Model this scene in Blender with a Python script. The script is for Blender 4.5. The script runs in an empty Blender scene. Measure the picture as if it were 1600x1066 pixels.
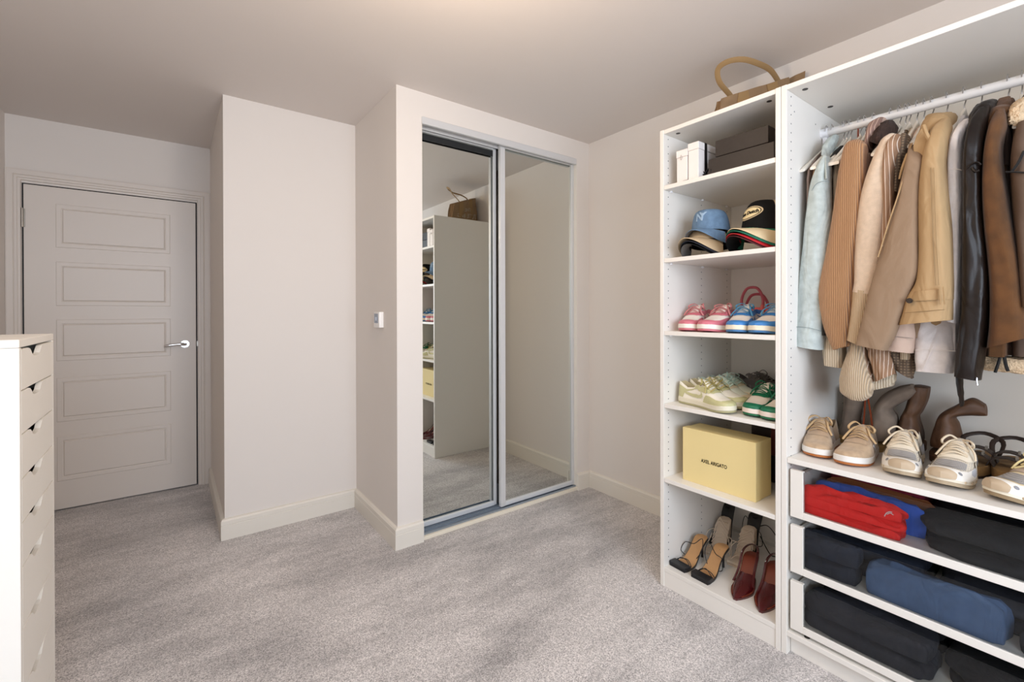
import bpy, bmesh, math, random
from mathutils import Vector, Matrix
random.seed(7)
S = bpy.context.scene
C = S.collection
PI = math.pi
R = math.radians
# ------------------------------------------------------------------ camera
F_PX, CY, YAW, PITCH, ROLL, CAM_H = 713.617, 489.287, R(36.682), R(-.2064), R(-.1174), 1.2141
cd = bpy.data.cameras.new('camera'); cam = bpy.data.objects.new('camera', cd); C.objects.link(cam)
cd.sensor_width = 36; cd.lens = F_PX / 1600 * 36; cd.shift_y = (CY - 533) / 1600; cd.clip_start = .02
_F = Vector((math.sin(YAW), math.cos(YAW), 0)); _R = Vector((math.cos(YAW), -math.sin(YAW), 0)); _U = Vector((0, 0, 1))
_F2 = _F * math.cos(PITCH) + _U * math.sin(PITCH); _U2 = _U * math.cos(PITCH) - _F * math.sin(PITCH)
_R3 = _R * math.cos(ROLL) + _U2 * math.sin(ROLL); _U3 = _U2 * math.cos(ROLL) - _R * math.sin(ROLL)
m = Matrix((_R3, _U3, -_F2)).transposed().to_4x4(); m.translation = Vector((0, 0, CAM_H)); cam.matrix_world = m
S.camera = cam
# ------------------------------------------------------------------ view, world, lights
vs = S.view_settings; vs.view_transform = 'Standard'; vs.look = 'None'; vs.gamma = 1; vs.use_curve_mapping = False
vs.exposure = 0.33
S.cycles.max_bounces = 16; S.cycles.diffuse_bounces = 10; S.cycles.transparent_max_bounces = 16
W = bpy.data.worlds.new('world'); S.world = W; W.use_nodes = True
W.node_tree.nodes['Background'].inputs[0].default_value = (.62, .74, 1, 1)
W.node_tree.nodes['Background'].inputs[1].default_value = 1.5
def light(name, kind, loc, energy, col, rot=(0, 0, 0), **k):
    l = bpy.data.lights.new(name, kind); l.energy = energy; l.color = col
    for a, b in k.items(): setattr(l, a, b)
    o = bpy.data.objects.new(name, l); o.location = loc; o.rotation_euler = rot; C.objects.link(o); return o
light('window_daylight', 'AREA', (.35, -1.27, 1.45), 50, (.78, .88, 1), (R(90), 0, 0), shape='RECTANGLE', size=1.9, size_y=1.25)
light('ceiling_lamp_light', 'POINT', (.60, 1.0, 1.98), 17, (1, .77, .54), shadow_soft_size=.12)

# ------------------------------------------------------------------ helpers
def at(px, py, X=None, Y=None, Z=None):
    """point seen at a pixel of the 1600x1066 photograph, on the plane X=.., Y=.. or Z=.."""
    d = _F2 + _R3 * (px - 800) / F_PX - _U3 * (py - CY) / F_PX
    o = Vector((0, 0, CAM_H))
    for i, v in enumerate((X, Y, Z)):
        if v is not None: return o + d * ((v - o[i]) / d[i])
def lin(h):
    h = h.lstrip('#'); c = [int(h[i:i + 2], 16) / 255 for i in (0, 2, 4)]
    return tuple(x / 12.92 if x <= .04045 else ((x + .055) / 1.055) ** 2.4 for x in c) + (1,)
MC = {}
def mat(name, hx, rough=.5, metal=0, var=0, vscale=8, bump=0, bscale=200, kind=None, hx2=None, period=.006, axis='Y', wr=0, thr=(.86, .93), sheen=0, spec=.5, coat=0, stretch=(1, 1, 1)):
    if name in MC: return MC[name]
    M = bpy.data.materials.new(name); M.use_nodes = True; N = M.node_tree.nodes; L = M.node_tree.links
    B = N['Principled BSDF']; col = lin(hx)
    B.inputs['Base Color'].default_value = col; B.inputs['Roughness'].default_value = rough; B.inputs['Metallic'].default_value = metal
    B.inputs['Specular IOR Level'].default_value = spec
    if sheen: B.inputs['Sheen Weight'].default_value = sheen; B.inputs['Sheen Roughness'].default_value = .5
    if coat: B.inputs['Coat Weight'].default_value = coat; B.inputs['Coat Roughness'].default_value = .15
    tc = N.new('ShaderNodeTexCoord'); mp = N.new('ShaderNodeMapping'); L.new(tc.outputs['Object'], mp.inputs[0]); mp.inputs['Scale'].default_value = stretch
    src = None
    def noise(sc, det=3):
        n = N.new('ShaderNodeTexNoise'); n.inputs['Scale'].default_value = sc; n.inputs['Detail'].default_value = det; L.new(mp.outputs[0], n.inputs['Vector']); return n
    def mix(fac, a, b, mode='MIX'):
        x = N.new('ShaderNodeMix'); x.data_type = 'RGBA'; x.blend_type = mode
        for k, v in ((0, fac), (6, a), (7, b)):
            if hasattr(v, 'links') or hasattr(v, 'is_linked'): L.new(v, x.inputs[k])
            else: x.inputs[k].default_value = v
        return x.outputs[2]
    def ramp(src, stops):
        r = N.new('ShaderNodeValToRGB'); e = r.color_ramp.elements
        while len(e) < len(stops): e.new(.5)
        for q, (p, c) in zip(e, stops): q.position = p; q.color = (c, c, c, 1)
        L.new(src, r.inputs[0]); return r.outputs[0]
    h = None
    if kind in ('rib', 'stripe', 'check', 'cable'):
        w = N.new('ShaderNodeTexWave'); w.bands_direction = axis; w.inputs['Scale'].default_value = .314 / period
        w.inputs['Distortion'].default_value = .6 if kind != 'stripe' else .25; w.inputs['Detail'].default_value = 1; w.inputs['Detail Scale'].default_value = 1
        L.new(mp.outputs[0], w.inputs['Vector']); f = w.outputs['Fac']
        if kind == 'stripe': f = ramp(f, [(.0, 0), (thr[0], 0), (thr[1], 1)])
        if kind == 'check':
            w2 = N.new('ShaderNodeTexWave'); w2.bands_direction = 'Z'; w2.inputs['Scale'].default_value = .314 / period; L.new(mp.outputs[0], w2.inputs['Vector'])
            q = N.new('ShaderNodeMath'); q.operation = 'MULTIPLY'; L.new(f, q.inputs[0]); L.new(w2.outputs['Fac'], q.inputs[1]); f = q.outputs[0]
        src = mix(f, lin(hx2 or hx), col) if kind in ('rib', 'cable') else mix(f, col, lin(hx2 or hx))
        if kind != 'stripe': h = f
    if var:
        n = noise(vscale); r = ramp(n.outputs['Fac'], [(.3, 1 - var), (.7, 1 + var)])
        src = mix(1.0, src if src is not None else col, r, 'MULTIPLY')
    if kind == 'carpet':
        n1 = noise(265, 4); n2 = noise(2.2, 2); n3 = noise(900, 1)
        mp2 = N.new('ShaderNodeMapping'); mp2.inputs['Rotation'].default_value = (0, 0, R(-30)); mp2.inputs['Scale'].default_value = (.75, 2.4, 1); L.new(tc.outputs['Object'], mp2.inputs[0])
        n4 = N.new('ShaderNodeTexNoise'); n4.inputs['Scale'].default_value = 2.0; n4.inputs['Detail'].default_value = 9; n4.inputs['Roughness'].default_value = .74; L.new(mp2.outputs[0], n4.inputs['Vector'])
        a = ramp(n1.outputs['Fac'], [(.34, .50), (.5, 1.0), (.66, 1.50)]); b = ramp(n4.outputs['Fac'], [(.38, .74), (.5, .98), (.60, 1.15)]); c3 = ramp(n2.outputs['Fac'], [(.35, .90), (.65, 1.10)])
        src = mix(1.0, mix(1.0, mix(1.0, col, a, 'MULTIPLY'), b, 'MULTIPLY'), c3, 'MULTIPLY'); h = n1.outputs['Fac']; bump = bump or .6
    if src is not None: L.new(src, B.inputs['Base Color'])
    if bump:
        bp = N.new('ShaderNodeBump'); bp.inputs['Strength'].default_value = bump; bp.inputs['Distance'].default_value = .004
        hh = h if h is not None else noise(bscale, 2).outputs['Fac']
        L.new(hh, bp.inputs['Height']); L.new(bp.outputs[0], B.inputs['Normal'])
    if wr:
        mw = N.new('ShaderNodeMapping'); mw.inputs['Scale'].default_value = (1, 1, .45); L.new(tc.outputs['Object'], mw.inputs[0])
        nw = N.new('ShaderNodeTexNoise'); nw.inputs['Scale'].default_value = 13; nw.inputs['Detail'].default_value = 2.5; nw.inputs['Distortion'].default_value = 1.2; L.new(mw.outputs[0], nw.inputs['Vector'])
        b2 = N.new('ShaderNodeBump'); b2.inputs['Strength'].default_value = wr; b2.inputs['Distance'].default_value = .03; L.new(nw.outputs['Fac'], b2.inputs['Height'])
        if bump: L.new(bp.outputs[0], b2.inputs['Normal'])
        L.new(b2.outputs[0], B.inputs['Normal'])
    MC[name] = M; return M
def glass_mat():
    M = bpy.data.materials.new('drawer_glass'); M.use_nodes = True; N = M.node_tree.nodes; L = M.node_tree.links; N.clear()
    o = N.new('ShaderNodeOutputMaterial'); t = N.new('ShaderNodeBsdfTransparent'); g = N.new('ShaderNodeBsdfGlossy'); f = N.new('ShaderNodeFresnel'); x = N.new('ShaderNodeMixShader')
    t.inputs[0].default_value = (.97, .98, .98, 1); g.inputs['Roughness'].default_value = .02; f.inputs[0].default_value = 1.28
    L.new(f.outputs[0], x.inputs[0]); L.new(t.outputs[0], x.inputs[1]); L.new(g.outputs[0], x.inputs[2]); L.new(x.outputs[0], o.inputs[0]); return M
def NB(): return bmesh.new()
def box(bm, x0, x1, y0, y1, z0, z1, bev=0, seg=1):
    r = bmesh.ops.create_cube(bm, size=1); vs_ = r['verts']
    for v in vs_: v.co = Vector(((x0 + x1) / 2 + v.co.x * (x1 - x0), (y0 + y1) / 2 + v.co.y * (y1 - y0), (z0 + z1) / 2 + v.co.z * (z1 - z0)))
    if bev:
        es = list({e for v in vs_ for e in v.link_edges})
        bmesh.ops.bevel(bm, geom=es, offset=bev, segments=seg, affect='EDGES', profile=.6)
    return bm
def loft(bm, rings, closed=True, cap0=True, cap1=True):
    vr = [[bm.verts.new(p) for p in r] for r in rings]; n = len(vr[0])
    for a, b in zip(vr, vr[1:]):
        for i in range(n if closed else n - 1):
            j = (i + 1) % n
            try: bm.faces.new((a[i], a[j], b[j], b[i]))
            except ValueError: pass
    if closed and cap0: bm.faces.new(vr[0][::-1])
    if closed and cap1: bm.faces.new(vr[-1])
    return vr
def cr(P, sub):
    """Catmull-Rom through a list of Vectors"""
    P = [Vector(p) for p in P]
    if len(P) < 3 or sub < 2: return P
    o = []
    for i in range(len(P) - 1):
        p0 = P[max(i - 1, 0)]; p1 = P[i]; p2 = P[i + 1]; p3 = P[min(i + 2, len(P) - 1)]
        for k in range(sub):
            t = k / sub; o.append(.5 * ((2 * p1) + (p2 - p0) * t + (2 * p0 - 5 * p1 + 4 * p2 - p3) * t * t + (3 * p1 - p0 - 3 * p2 + p3) * t ** 3))
    o.append(P[-1]); return o
def tube(bm, pts, r, n=7, sub=4, flat=1.0, closed=False):
    P = cr(list(pts) + ([pts[0]] if closed else []), sub); rings = []; up = Vector((.13, .31, .94)); m_ = len(P)
    for i, p in enumerate(P):
        t = (P[min(i + 1, m_ - 1)] - P[max(i - 1, 0)])
        if t.length < 1e-7: t = Vector((0, 0, 1))
        t.normalize(); a = up - t * up.dot(t)
        if a.length < 1e-3: a = Vector((1, 0, 0)) - t * t.x
        a.normalize(); b = t.cross(a); up = a
        rr = r[min(int(i / max(sub, 1)), len(r) - 1)] if isinstance(r, (list, tuple)) else r
        rings.append([p + a * math.cos(2 * PI * k / n) * rr * flat + b * math.sin(2 * PI * k / n) * rr for k in range(n)])
    loft(bm, rings); return bm
def disc(bm, c, r, axis='Z', h=.001, n=12, sx=1, sy=1):
    rings = []
    for s in (-h, h):
        q = []
        for k in range(n):
            a, b = r * sx * math.cos(2 * PI * k / n), r * sy * math.sin(2 * PI * k / n)
            q.append({'Z': (c[0] + a, c[1] + b, c[2] + s), 'Y': (c[0] + a, c[1] + s, c[2] + b), 'X': (c[0] + s, c[1] + a, c[2] + b)}[axis])
        rings.append(q)
    loft(bm, rings)
def smoothmesh(me, ang=None):
    for p in me.polygons: p.use_smooth = True
    if ang: me.set_sharp_from_angle(angle=ang)
def tagit(o, label=None, cat=None, group=None, kind=None):
    for k, v in (('label', label), ('category', cat), ('group', group), ('kind', kind)):
        if v: o[k] = v
    return o
def mk(name, bm, m_, parent=None, label=None, cat=None, group=None, kind=None, smooth=R(35), local=False, origin=None):
    bmesh.ops.recalc_face_normals(bm, faces=bm.faces)
    me = bpy.data.meshes.new(name); 
    off = Vector((0, 0, 0))
    if parent is not None and not local:
        q = parent; off = Vector((0, 0, 0))
        while q is not None: off += Vector(q.location); q = q.parent
    elif parent is None and not local:
        if origin is not None: off = Vector(origin)
        else:
            xs = [v.co.x for v in bm.verts]; ys = [v.co.y for v in bm.verts]; zs = [v.co.z for v in bm.verts]
            off = Vector(((min(xs) + max(xs)) / 2, (min(ys) + max(ys)) / 2, min(zs)))
    if off.length: bmesh.ops.translate(bm, vec=-off, verts=bm.verts)
    bm.to_mesh(me); bm.free()
    for q in (m_ if isinstance(m_, (list, tuple)) else [m_]): me.materials.append(q)
    if smooth: smoothmesh(me, smooth if smooth < 3 else None)
    o = bpy.data.objects.new(name, me); C.objects.link(o)
    if parent is not None: o.parent = parent
    elif not local: o.location = off
    return tagit(o, label, cat, group, kind)
def thing(name, label, cat, loc=(0, 0, 0), rz=0, group=None, kind=None):
    o = bpy.data.objects.new(name, None); o.empty_display_size = .05; C.objects.link(o); o.location = loc; o.rotation_euler = (0, 0, rz)
    return tagit(o, label, cat, group, kind)
def text_bm(s, size, ext=.0006, bold=.0, xs=1.0):
    """lettering as a mesh in the x-y plane, centred"""
    cu = bpy.data.curves.new('lettering', 'FONT'); cu.body = s; cu.size = size; cu.extrude = ext; cu.offset = bold; cu.align_x = 'CENTER'; cu.align_y = 'CENTER'; cu.resolution_u = 3
    o = bpy.data.objects.new('lettering', cu); C.objects.link(o); dg = bpy.context.evaluated_depsgraph_get()
    me = bpy.data.meshes.new_from_object(o.evaluated_get(dg)); bm = NB(); bm.from_mesh(me)
    for v in bm.verts: v.co.x *= xs
    bpy.data.objects.remove(o); bpy.data.meshes.remove(me); bpy.data.curves.remove(cu); return bm
def tform(bm, fn):
    for v in bm.verts: v.co = Vector(fn(v.co))
    return bm

# ------------------------------------------------------------------ dimensions
H = 2.374; XW = 2.3228; XL = -.775; YM = 2.2236; XC = .9224; Y2 = 2.8723; X3 = .2222; YD = 3.8925; YR = -1.4
wallm = mat('wall_paint', '#DCD6D0', .75, bump=.04, bscale=350)
ceilm = mat('ceiling_paint', '#D6CFCA', .8, bump=.03, bscale=300)
trimm = mat('trim_gloss_white', '#DDD8CE', .38)
doorm = mat('door_satin_white', '#D8D0C8', .42)
carpet = mat('carpet_grey_pile', '#BBB6B4', .95, kind='carpet', bump=.55, sheen=.25)
whitef = mat('white_foil', '#E6E2DB', .42)
whiteb = mat('white_foil_back', '#E8E3DA', .6)
dark = mat('dark_void', '#16181A', .6)
alu = mat('brushed_aluminium', '#D9DCDF', .4, metal=.25)
aluw = mat('satin_silver_frame', '#D0D1D2', .45, metal=.2)
chrome = mat('chrome', '#D8D8DA', .12, metal=1)
steel = mat('hinge_steel', '#A8A299', .35, metal=.9)
# ------------------------------------------------------------------ room shell
b = NB(); box(b, XL - .2, XW + .2, YR - .2, YD + .2, -.1, 0); mk('floor', b, carpet, label='grey mottled carpet floor with vacuum streaks', kind='structure')
b = NB(); box(b, XL - .2, XW + .2, YR - .2, YD + .2, H, H + .1); mk('ceiling', b, ceilm, label='plain off-white ceiling', kind='structure')
b = NB(); box(b, XW, XW + .12, YR - .1, YD, 0, H); mk('wall_right', b, wallm, label='pale wall behind the open wardrobes', kind='structure')
b = NB(); box(b, XL - .12, XL, YR - .1, YD + .1, 0, H); mk('wall_left', b, wallm, label='pale wall at the far left', kind='structure')
b = NB(); wx0, wx1, wz0, wz1 = -.6, 1.3, .85, 2.1
box(b, XL, wx0, YR - .12, YR, 0, H); box(b, wx1, XW, YR - .12, YR, 0, H); box(b, wx0, wx1, YR - .12, YR, 0, wz0); box(b, wx0, wx1, YR - .12, YR, wz1, H)
mk('wall_rear', b, wallm, label='wall with the window behind the viewer', kind='structure')
w = thing('window_1', 'white framed window behind the viewer', None, (.35, YR, wz0), kind='structure')
b = NB()
for a0, a1, c0, c1 in ((wx0, wx0 + .05, wz0, wz1), (wx1 - .05, wx1, wz0, wz1), (wx0 + .05, wx1 - .05, wz0, wz0 + .05), (wx0 + .05, wx1 - .05, wz1 - .05, wz1), (.325, .375, wz0 + .05, wz1 - .05)): box(b, a0, a1, YR - .09, YR - .02, c0, c1)
mk('window_frame', b, trimm, w)
b = NB(); box(b, XC, 1.062, YM, YM + .12, 0, H); box(b, 2.207, XW, YM, YM + .12, 0, H); box(b, 1.062, 2.207, YM, YM + .12, 2.235, H)
mk('wall_mirror_side', b, wallm, label='pale wall around the sliding mirror doors', kind='structure')
b = NB(); box(b, XC, XC + .1, YM + .12, Y2 + .12, 0, H); mk('wall_thermostat', b, wallm, label='short side wall carrying the thermostat', kind='structure')
b = NB(); box(b, XC + .1, XW, Y2, Y2 + .12, 0, H); mk('wall_closet_back', b, wallm, label='back of the mirror door closet', kind='structure')
b = NB(); box(b, X3, XC, Y2, Y2 + .12, 0, H); mk('wall_middle', b, wallm, label='plain pale wall between door recess and mirror closet', kind='structure')
b = NB(); box(b, X3, X3 + .1, Y2 + .12, YD, 0, H); mk('wall_recess', b, wallm, label='narrow shaded wall right of the door', kind='structure')
b = NB(); dx0, dx1, dz = -.704, .139, 1.978
box(b, XL, dx0 - .005, YD, YD + .12, 0, H); box(b, dx1 + .005, X3 + .1, YD, YD + .12, 0, H); box(b, dx0 - .005, dx1 + .005, YD, YD + .12, dz + .004, H); box(b, dx0 - .1, dx1 + .1, YD + .12, YD + .16, 0, H)
mk('wall_door', b, wallm, label='wall with the panelled door', kind='structure')

# baseboards: profile swept with mitred corners
PROF = [(.0, 0), (.018, 0), (.018, .075), (.0165, .0765), (.0165, .0785), (.0178, .080), (.0175, .1), (.012, .108), (0, .111)]
def skirt(path, names):
    P = [Vector((x, y)) for x, y in path]; n = len(P); dirs = [(P[i + 1] - P[i]).normalized() for i in range(n - 1)]
    nor = [Vector((-d.y, d.x)) for d in dirs]            # room lies on the left of the path
    def corner(i, off):
        if i == 0: return P[0] + nor[0] * off
        if i == n - 1: return P[-1] + nor[-1] * off
        return P[i] + nor[i - 1] * off + nor[i] * off
    for i, nm in enumerate(names):
        b = NB(); loft(b, [[(*corner(i, o), z) for o, z in PROF], [(*corner(i + 1, o), z) for o, z in PROF]])
        mk(nm, b, trimm, smooth=None, kind='structure', label='grooved white skirting board along the ' + nm.split('_', 1)[1] + ' wall')
skirt([(1.062, YM), (XC, YM), (XC, Y2), (X3, Y2), (X3, YD - .02)], ['baseboard_mirror_left', 'baseboard_thermostat', 'baseboard_middle', 'baseboard_recess'])
skirt([(XW, YR), (XW, YM), (2.2, YM)], ['baseboard_right', 'baseboard_mirror_right'])
skirt([(XL, YD - .02), (XL, YR), (XW, YR)], ['baseboard_left', 'baseboard_rear'])

# ------------------------------------------------------------------ panelled door
d = thing('door_1', 'white five-panel door with a chrome lever handle', None, ((dx0 + dx1) / 2, YD, 0), kind='structure')
yf = YD - .003
b = NB(); box(b, dx0 + .003, dx1 - .003, yf, yf + .04, .008, dz - .003, .0015); leaf = mk('door_leaf', b, doorm, d)
pz = [(1.61, 1.875), (1.254, 1.523), (.916, 1.169), (.543, .813), (.18, .454)]
for z0, z1 in pz:
    b = NB(); rings = []
    for o, hh in ((0, 0), (.003, .0040), (.023, .0040), (.029, .0002), (.035, .0075), (.06, .0075)):
        rings.append([(-.565 + o, yf - hh, z0 + o), (-.007 - o, yf - hh, z0 + o), (-.007 - o, yf - hh, z1 - o), (-.565 + o, yf - hh, z1 - o)])
    loft(b, rings, cap0=False); mk('door_panel', b, doorm, d, smooth=None)
# architrave with stepped profile, mitred at the top
ar = [(.0, 0), (0, .016), (.006, .018), (.030, .018), (.033, .014), (.037, .018), (.048, .018), (.050, .012), (.062, .012), (.064, 0)]
b = NB(); ix0, ix1, iz = dx0 - .004, dx1 + .004, dz + .006
def arch_ring(x, z, sx, sz): return [(x + sx * (.066 - o), YD - t_, z + sz * (.074 - o)) for o, t_ in ar]
loft(b, [[(ix0 - (.066 - o), YD - t_, 0) for o, t_ in ar], [(ix0 - (.066 - o), YD - t_, iz + (.074 - o)) for o, t_ in ar],
         [(ix1 + (.080 - o * 1.2), YD - t_, iz + (.074 - o)) for o, t_ in ar], [(ix1 + (.080 - o * 1.2), YD - t_, 0) for o, t_ in ar]])
mk('door_frame', b, doorm, d, smooth=None)
b = NB(); box(b, ix0 - .001, ix0 + .0035, yf + .012, YD + .1, 0, dz); box(b, ix1 - .0035, ix1 + .001, yf + .012, YD + .1, 0, dz); box(b, ix0, ix1, yf + .012, YD + .1, dz, dz + .004); mk('door_gap', b, dark, d, label='dark gap round the door')
hg = NB(); tube(hg, [(dx0 - .001, yf - .008, 1.718), (dx0 - .001, yf - .008, 1.83)], .006, sub=1, n=12); box(hg, dx0 - .013, dx0 + .010, yf - .003, yf + .002, 1.72, 1.828, .0008); box(hg, dx0 - .0068, dx0 + .0050, yf - .015, yf - .003, 1.772, 1.7735)
mk('hinge', hg, steel, d)
hr = NB(); disc(hr, (.072, yf - .005, .993), .026, 'Y', .005, 28); disc(hr, (.072, yf - .011, .993), .018, 'Y', .003, 24)
rose = mk('handle_rose', hr, chrome, d)
lv = NB(); tube(lv, [(.072, yf - .008, .993), (.072, yf - .035, .993), (.060, yf - .05, .994), (.03, yf - .053, .995), (-.01, yf - .053, .991), (-.040, yf - .050, .984)], [.010, .009, .009, .0085, .0095, .008], n=12, sub=5); mk('lever', lv, chrome, d)
b = NB(); box(b, dx1 + .001, dx1 + .008, yf - .001, yf + .01, .975, 1.01); mk('latch_plate', b, steel, d, label='dark latch plate in the frame')

# ------------------------------------------------------------------ sliding mirror doors
mir = mat('mirror_silver', '#DBDEDA', .012, metal=1)
def mirror_door(nm, label, x0, x1, y, z0, z1, wl, wr):
    t = thing(nm, label, None, ((x0 + x1) / 2, y, z0), kind='structure')
    b = NB(); box(b, x0 + wl * .5, x1 - wr * .5, y, y + .006, z0 + .01, z1 - .01); mk('mirror_pane', b, mir, t, smooth=None)
    for a0, a1 in ((x0, x0 + wl), (x1 - wr, x1)):
        b = NB(); box(b, a0, a1, y - (.012 if wl > .03 else .003), y + .012, z0, z1, .001); mk('stile', b, aluw, t)
    b = NB(); box(b, x0 + wl, x1 - wr, y - .010, y + .010, z0, z0 + .026, .002); mk('rail', b, alu, t, label='pale silver bottom rail')
    b = NB(); box(b, x0 + wl, x1 - wr, y - .010, y + .010, z1 - .012, z1, .002); mk('rail', b, aluw, t)
    return t
md1 = mirror_door('door_2', 'left sliding mirror door reflecting the wardrobe side', 1.068, 1.602, 2.315, .026, 2.215, .02, .022)
md2 = mirror_door('door_3', 'right sliding mirror door reflecting the blank wall', 1.592, 2.206, 2.262, .030, 2.220, .034, .018)
b = NB(); box(b, 1.09, 1.57, 2.300, 2.306, 2.158, 2.192); mk('top_shadow_strip', b, dark, md1, label='dark shadow strip across the mirror top')  # shade below the fascia, modelled as a dark strip
b = NB(); box(b, 1.602, 1.612, 2.285, 2.31, 2.08, 2.2, .002); box(b, 1.6, 1.612, 2.28, 2.31, .04, .16, .002); mk('roller_bracket', b, dark, md1)
b = NB(); box(b, 1.062, 2.200, YM - .008, YM + .012, 2.207, 2.246, .003); mk('trim_1', b, aluw, label='silver fascia over the sliding mirror doors', kind='structure')
b = NB(); box(b, 1.062, 2.206, YM + .02, 2.335, 2.226, 2.236); box(b, 1.062, 2.206, 2.283, 2.288, 2.205, 2.23); mk('trim_2', b, aluw, label='top track above the mirror doors', kind='structure')
b = NB(); box(b, 1.062, 2.207, YM - .006, 2.34, 0, .019, .002); mk('trim_3', b, mat('sill_cream', '#E4DCCB', .5), label='cream timber sill under the mirror doors', kind='structure')
b = NB(); box(b, 1.063, 2.206, YM + .012, 2.335, .019, .022)
for yy in (YM + .012, 2.268, 2.272, 2.29, 2.315, 2.33): box(b, 1.063, 2.206, yy, yy + .003, .022, .029)
mk('trim_4', b, mat('track_steel_blue', '#9AA6B4', .3, metal=.7), label='grooved metal bottom track', kind='structure')
b = NB(); box(b, 1.062, 1.066, YM + .001, 2.34, .02, 2.235); box(b, 2.2035, 2.207, YM + .001, 2.34, .02, 2.235); mk('trim_5', b, trimm, label='lining of the mirror door opening', kind='structure')

# ------------------------------------------------------------------ thermostat
t = thing('thermostat', 'small white wall thermostat with grey display', 'thermostat', (XC, 2.445, 1.125))
b = NB(); box(b, XC - .026, XC, 2.403, 2.488, 1.127, 1.213, .004, 2); mk('housing', b, mat('thermostat_white', '#E9E7E4', .4), t)
b = NB(); box(b, XC - .0275, XC - .0255, 2.418, 2.474, 1.152, 1.203, .0006); mk('display', b, mat('lcd_grey_blue', '#8C98A8', .25), t, label='grey blue display')
b = NB(); box(b, XC - .0282, XC - .0272, 2.432, 2.46, 1.165, 1.185); mk('readout', b, mat('lcd_light', '#B9C8DC', .3), t, label='pale digits field')

# ------------------------------------------------------------------ chest of drawers (left edge of the picture)
cream = mat('chest_white', '#EAE6DE', .4)
cx = -.265; y0, y1 = 1.429, 1.785
t = thing('chest_of_drawers', 'tall narrow white chest of nine drawers with scooped pulls', 'chest of drawers', (-.5, 1.607, 0))
b = NB(); box(b, XL + .02, cx, y0, y1, 1.137, 1.155, .0015); mk('top_panel', b, cream, t)
b = NB(); box(b, XL + .02, cx, y0, y0 + .016, 0, 1.1365, .001); mk('side_panel', b, cream, t)
b = NB(); box(b, XL + .02, cx, y1 - .013, y1, 0, 1.1365, .001); mk('side_panel', b, cream, t)
b = NB(); box(b, XL + .02, XL + .03, y0 + .016, y1 - .013, .02, 1.13); mk('back_panel', b, cream, t)
b = NB(); box(b, cx - .03, cx - .012, y0 + .016, y1 - .013, 0, .098); mk('plinth', b, cream, t)
ze = [1.1345, 1.042, .946, .848, .751, .655, .517, .379, .24, .10]
inn = mat('drawer_inside_shade', '#5F5A52', .8)  # dark colour stands in for the unlit inside of the white drawers
for k in range(9):
    zt, zb = ze[k] - .0015, ze[k + 1] + .0015; ya, yb = y0 + .0175, y1 - .0145; yc = 1.585
    nt = [(-.078, 0), (-.060, -.003), (-.048, -.010), (-.036, -.019), (-.02, -.0225), (.02, -.0225), (.036, -.019), (.048, -.010), (.060, -.003), (.078, 0)]
    outl = [(ya, zb), (yb, zb), (yb, zt)] + [(yc - q[0], zt + q[1]) for q in nt] + [(ya, zt)]
    b = NB(); loft(b, [[(cx - .011, y, z) for y, z in outl], [(cx, y, z) for y, z in outl]])
    dr = mk('drawer', b, cream, t, smooth=None)
    b = NB(); x0 = XL + .05
    box(b, x0, cx - .02, ya + .004, ya + .012, zb + .008, zt - .03); box(b, x0, cx - .02, yb - .012, yb - .004, zb + .008, zt - .03); box(b, x0, cx - .02, ya + .012, yb - .012, zb + .008, zb + .012); box(b, x0, x0 + .008, ya + .012, yb - .012, zb + .012, zt - .03)
    mk('drawer_box', b, inn, dr, smooth=None)

# ------------------------------------------------------------------ wardrobes
XF, XB = 1.735, 2.315
gl = glass_mat()
hole = mat('pin_hole', '#4A4E55', .8)
def carcass(t, ya, yb, top=2.01):
    """ya: left (far) side, yb: right (near) side"""
    for lo, hi in ((ya - .018, ya), (yb, yb + .018)):
        b = NB(); box(b, XF, XB - .003, lo, hi, 0, top, .001); mk('side_panel', b, whitef, t)
    b = NB(); box(b, XF + .002, XB - .003, yb + .018, ya - .018, top - .018, top - .0005, .001); mk('top_panel', b, whitef, t)
    b = NB(); box(b, XF + .002, XB - .003, yb + .018, ya - .018, .067, .085, .001); mk('bottom_panel', b, whitef, t)
t1 = thing('open_wardrobe', 'tall narrow open white wardrobe unit with five shelves of shoes', 'wardrobe', ((XF + XB) / 2, .981, 0))
carcass(t1, 1.231, .731)
b = NB(); box(b, XF + .004, XF + .02, .749, 1.213, 0, .0665, .001); mk('plinth', b, whitef, t1)
b = NB(); box(b, XB - .003, XB, .733, 1.229, .07, .475); box(b, XB - .003, XB, .733, 1.229, .475, 2.0); mk('back_panel', b, whiteb, t1)
SH = [1.765, 1.445, 1.126, .807, .479]
for z in SH:
    b = NB(); box(b, XF + .002, XB - .004, .750, 1.212, z - .018, z, .001); sh = mk('shelf', b, whitef, t1)
clip = mat('clip_plastic', '#EDEDF0', .3)
b = NB()
for z in SH:
    for xx in (XF + .045, XF + .30, XB - .06):
        for yy in (1.206, .756): box(b, xx - .006, xx + .006, yy - .006, yy + .006, z - .026, z - .018, .002)
mk('shelf_clip', b, clip, t1, kind='stuff')
b = NB(); z = .12
while z < 1.99:
    for xx in (XF + .035, XF + .30, XB - .045):
        disc(b, (xx, 1.2130, z), .0026, 'Y', .0006, 6)
    z += .032
mk('pin_holes', b, hole, t1, kind='stuff')
for yy in (1.17, .79):
    b = NB(); disc(b, (XF + .045, yy, 1.992), .009, 'Z', .0008, 14); mk('cam_cover', b, mat('cam_dark', '#3A3532', .5), t1)
t2 = thing('clothes_wardrobe', 'wide open white wardrobe with clothes rail and three glass-fronted drawers', 'wardrobe', ((XF + XB) / 2, .21, 0))
YA2, YB2 = .7295, -.290
carcass(t2, YA2, YB2)
b = NB(); box(b, XF + .03, XF + .046, YB2 + .019, YA2 - .019, 0, .0665, .001); mk('plinth', b, whitef, t2)
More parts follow.
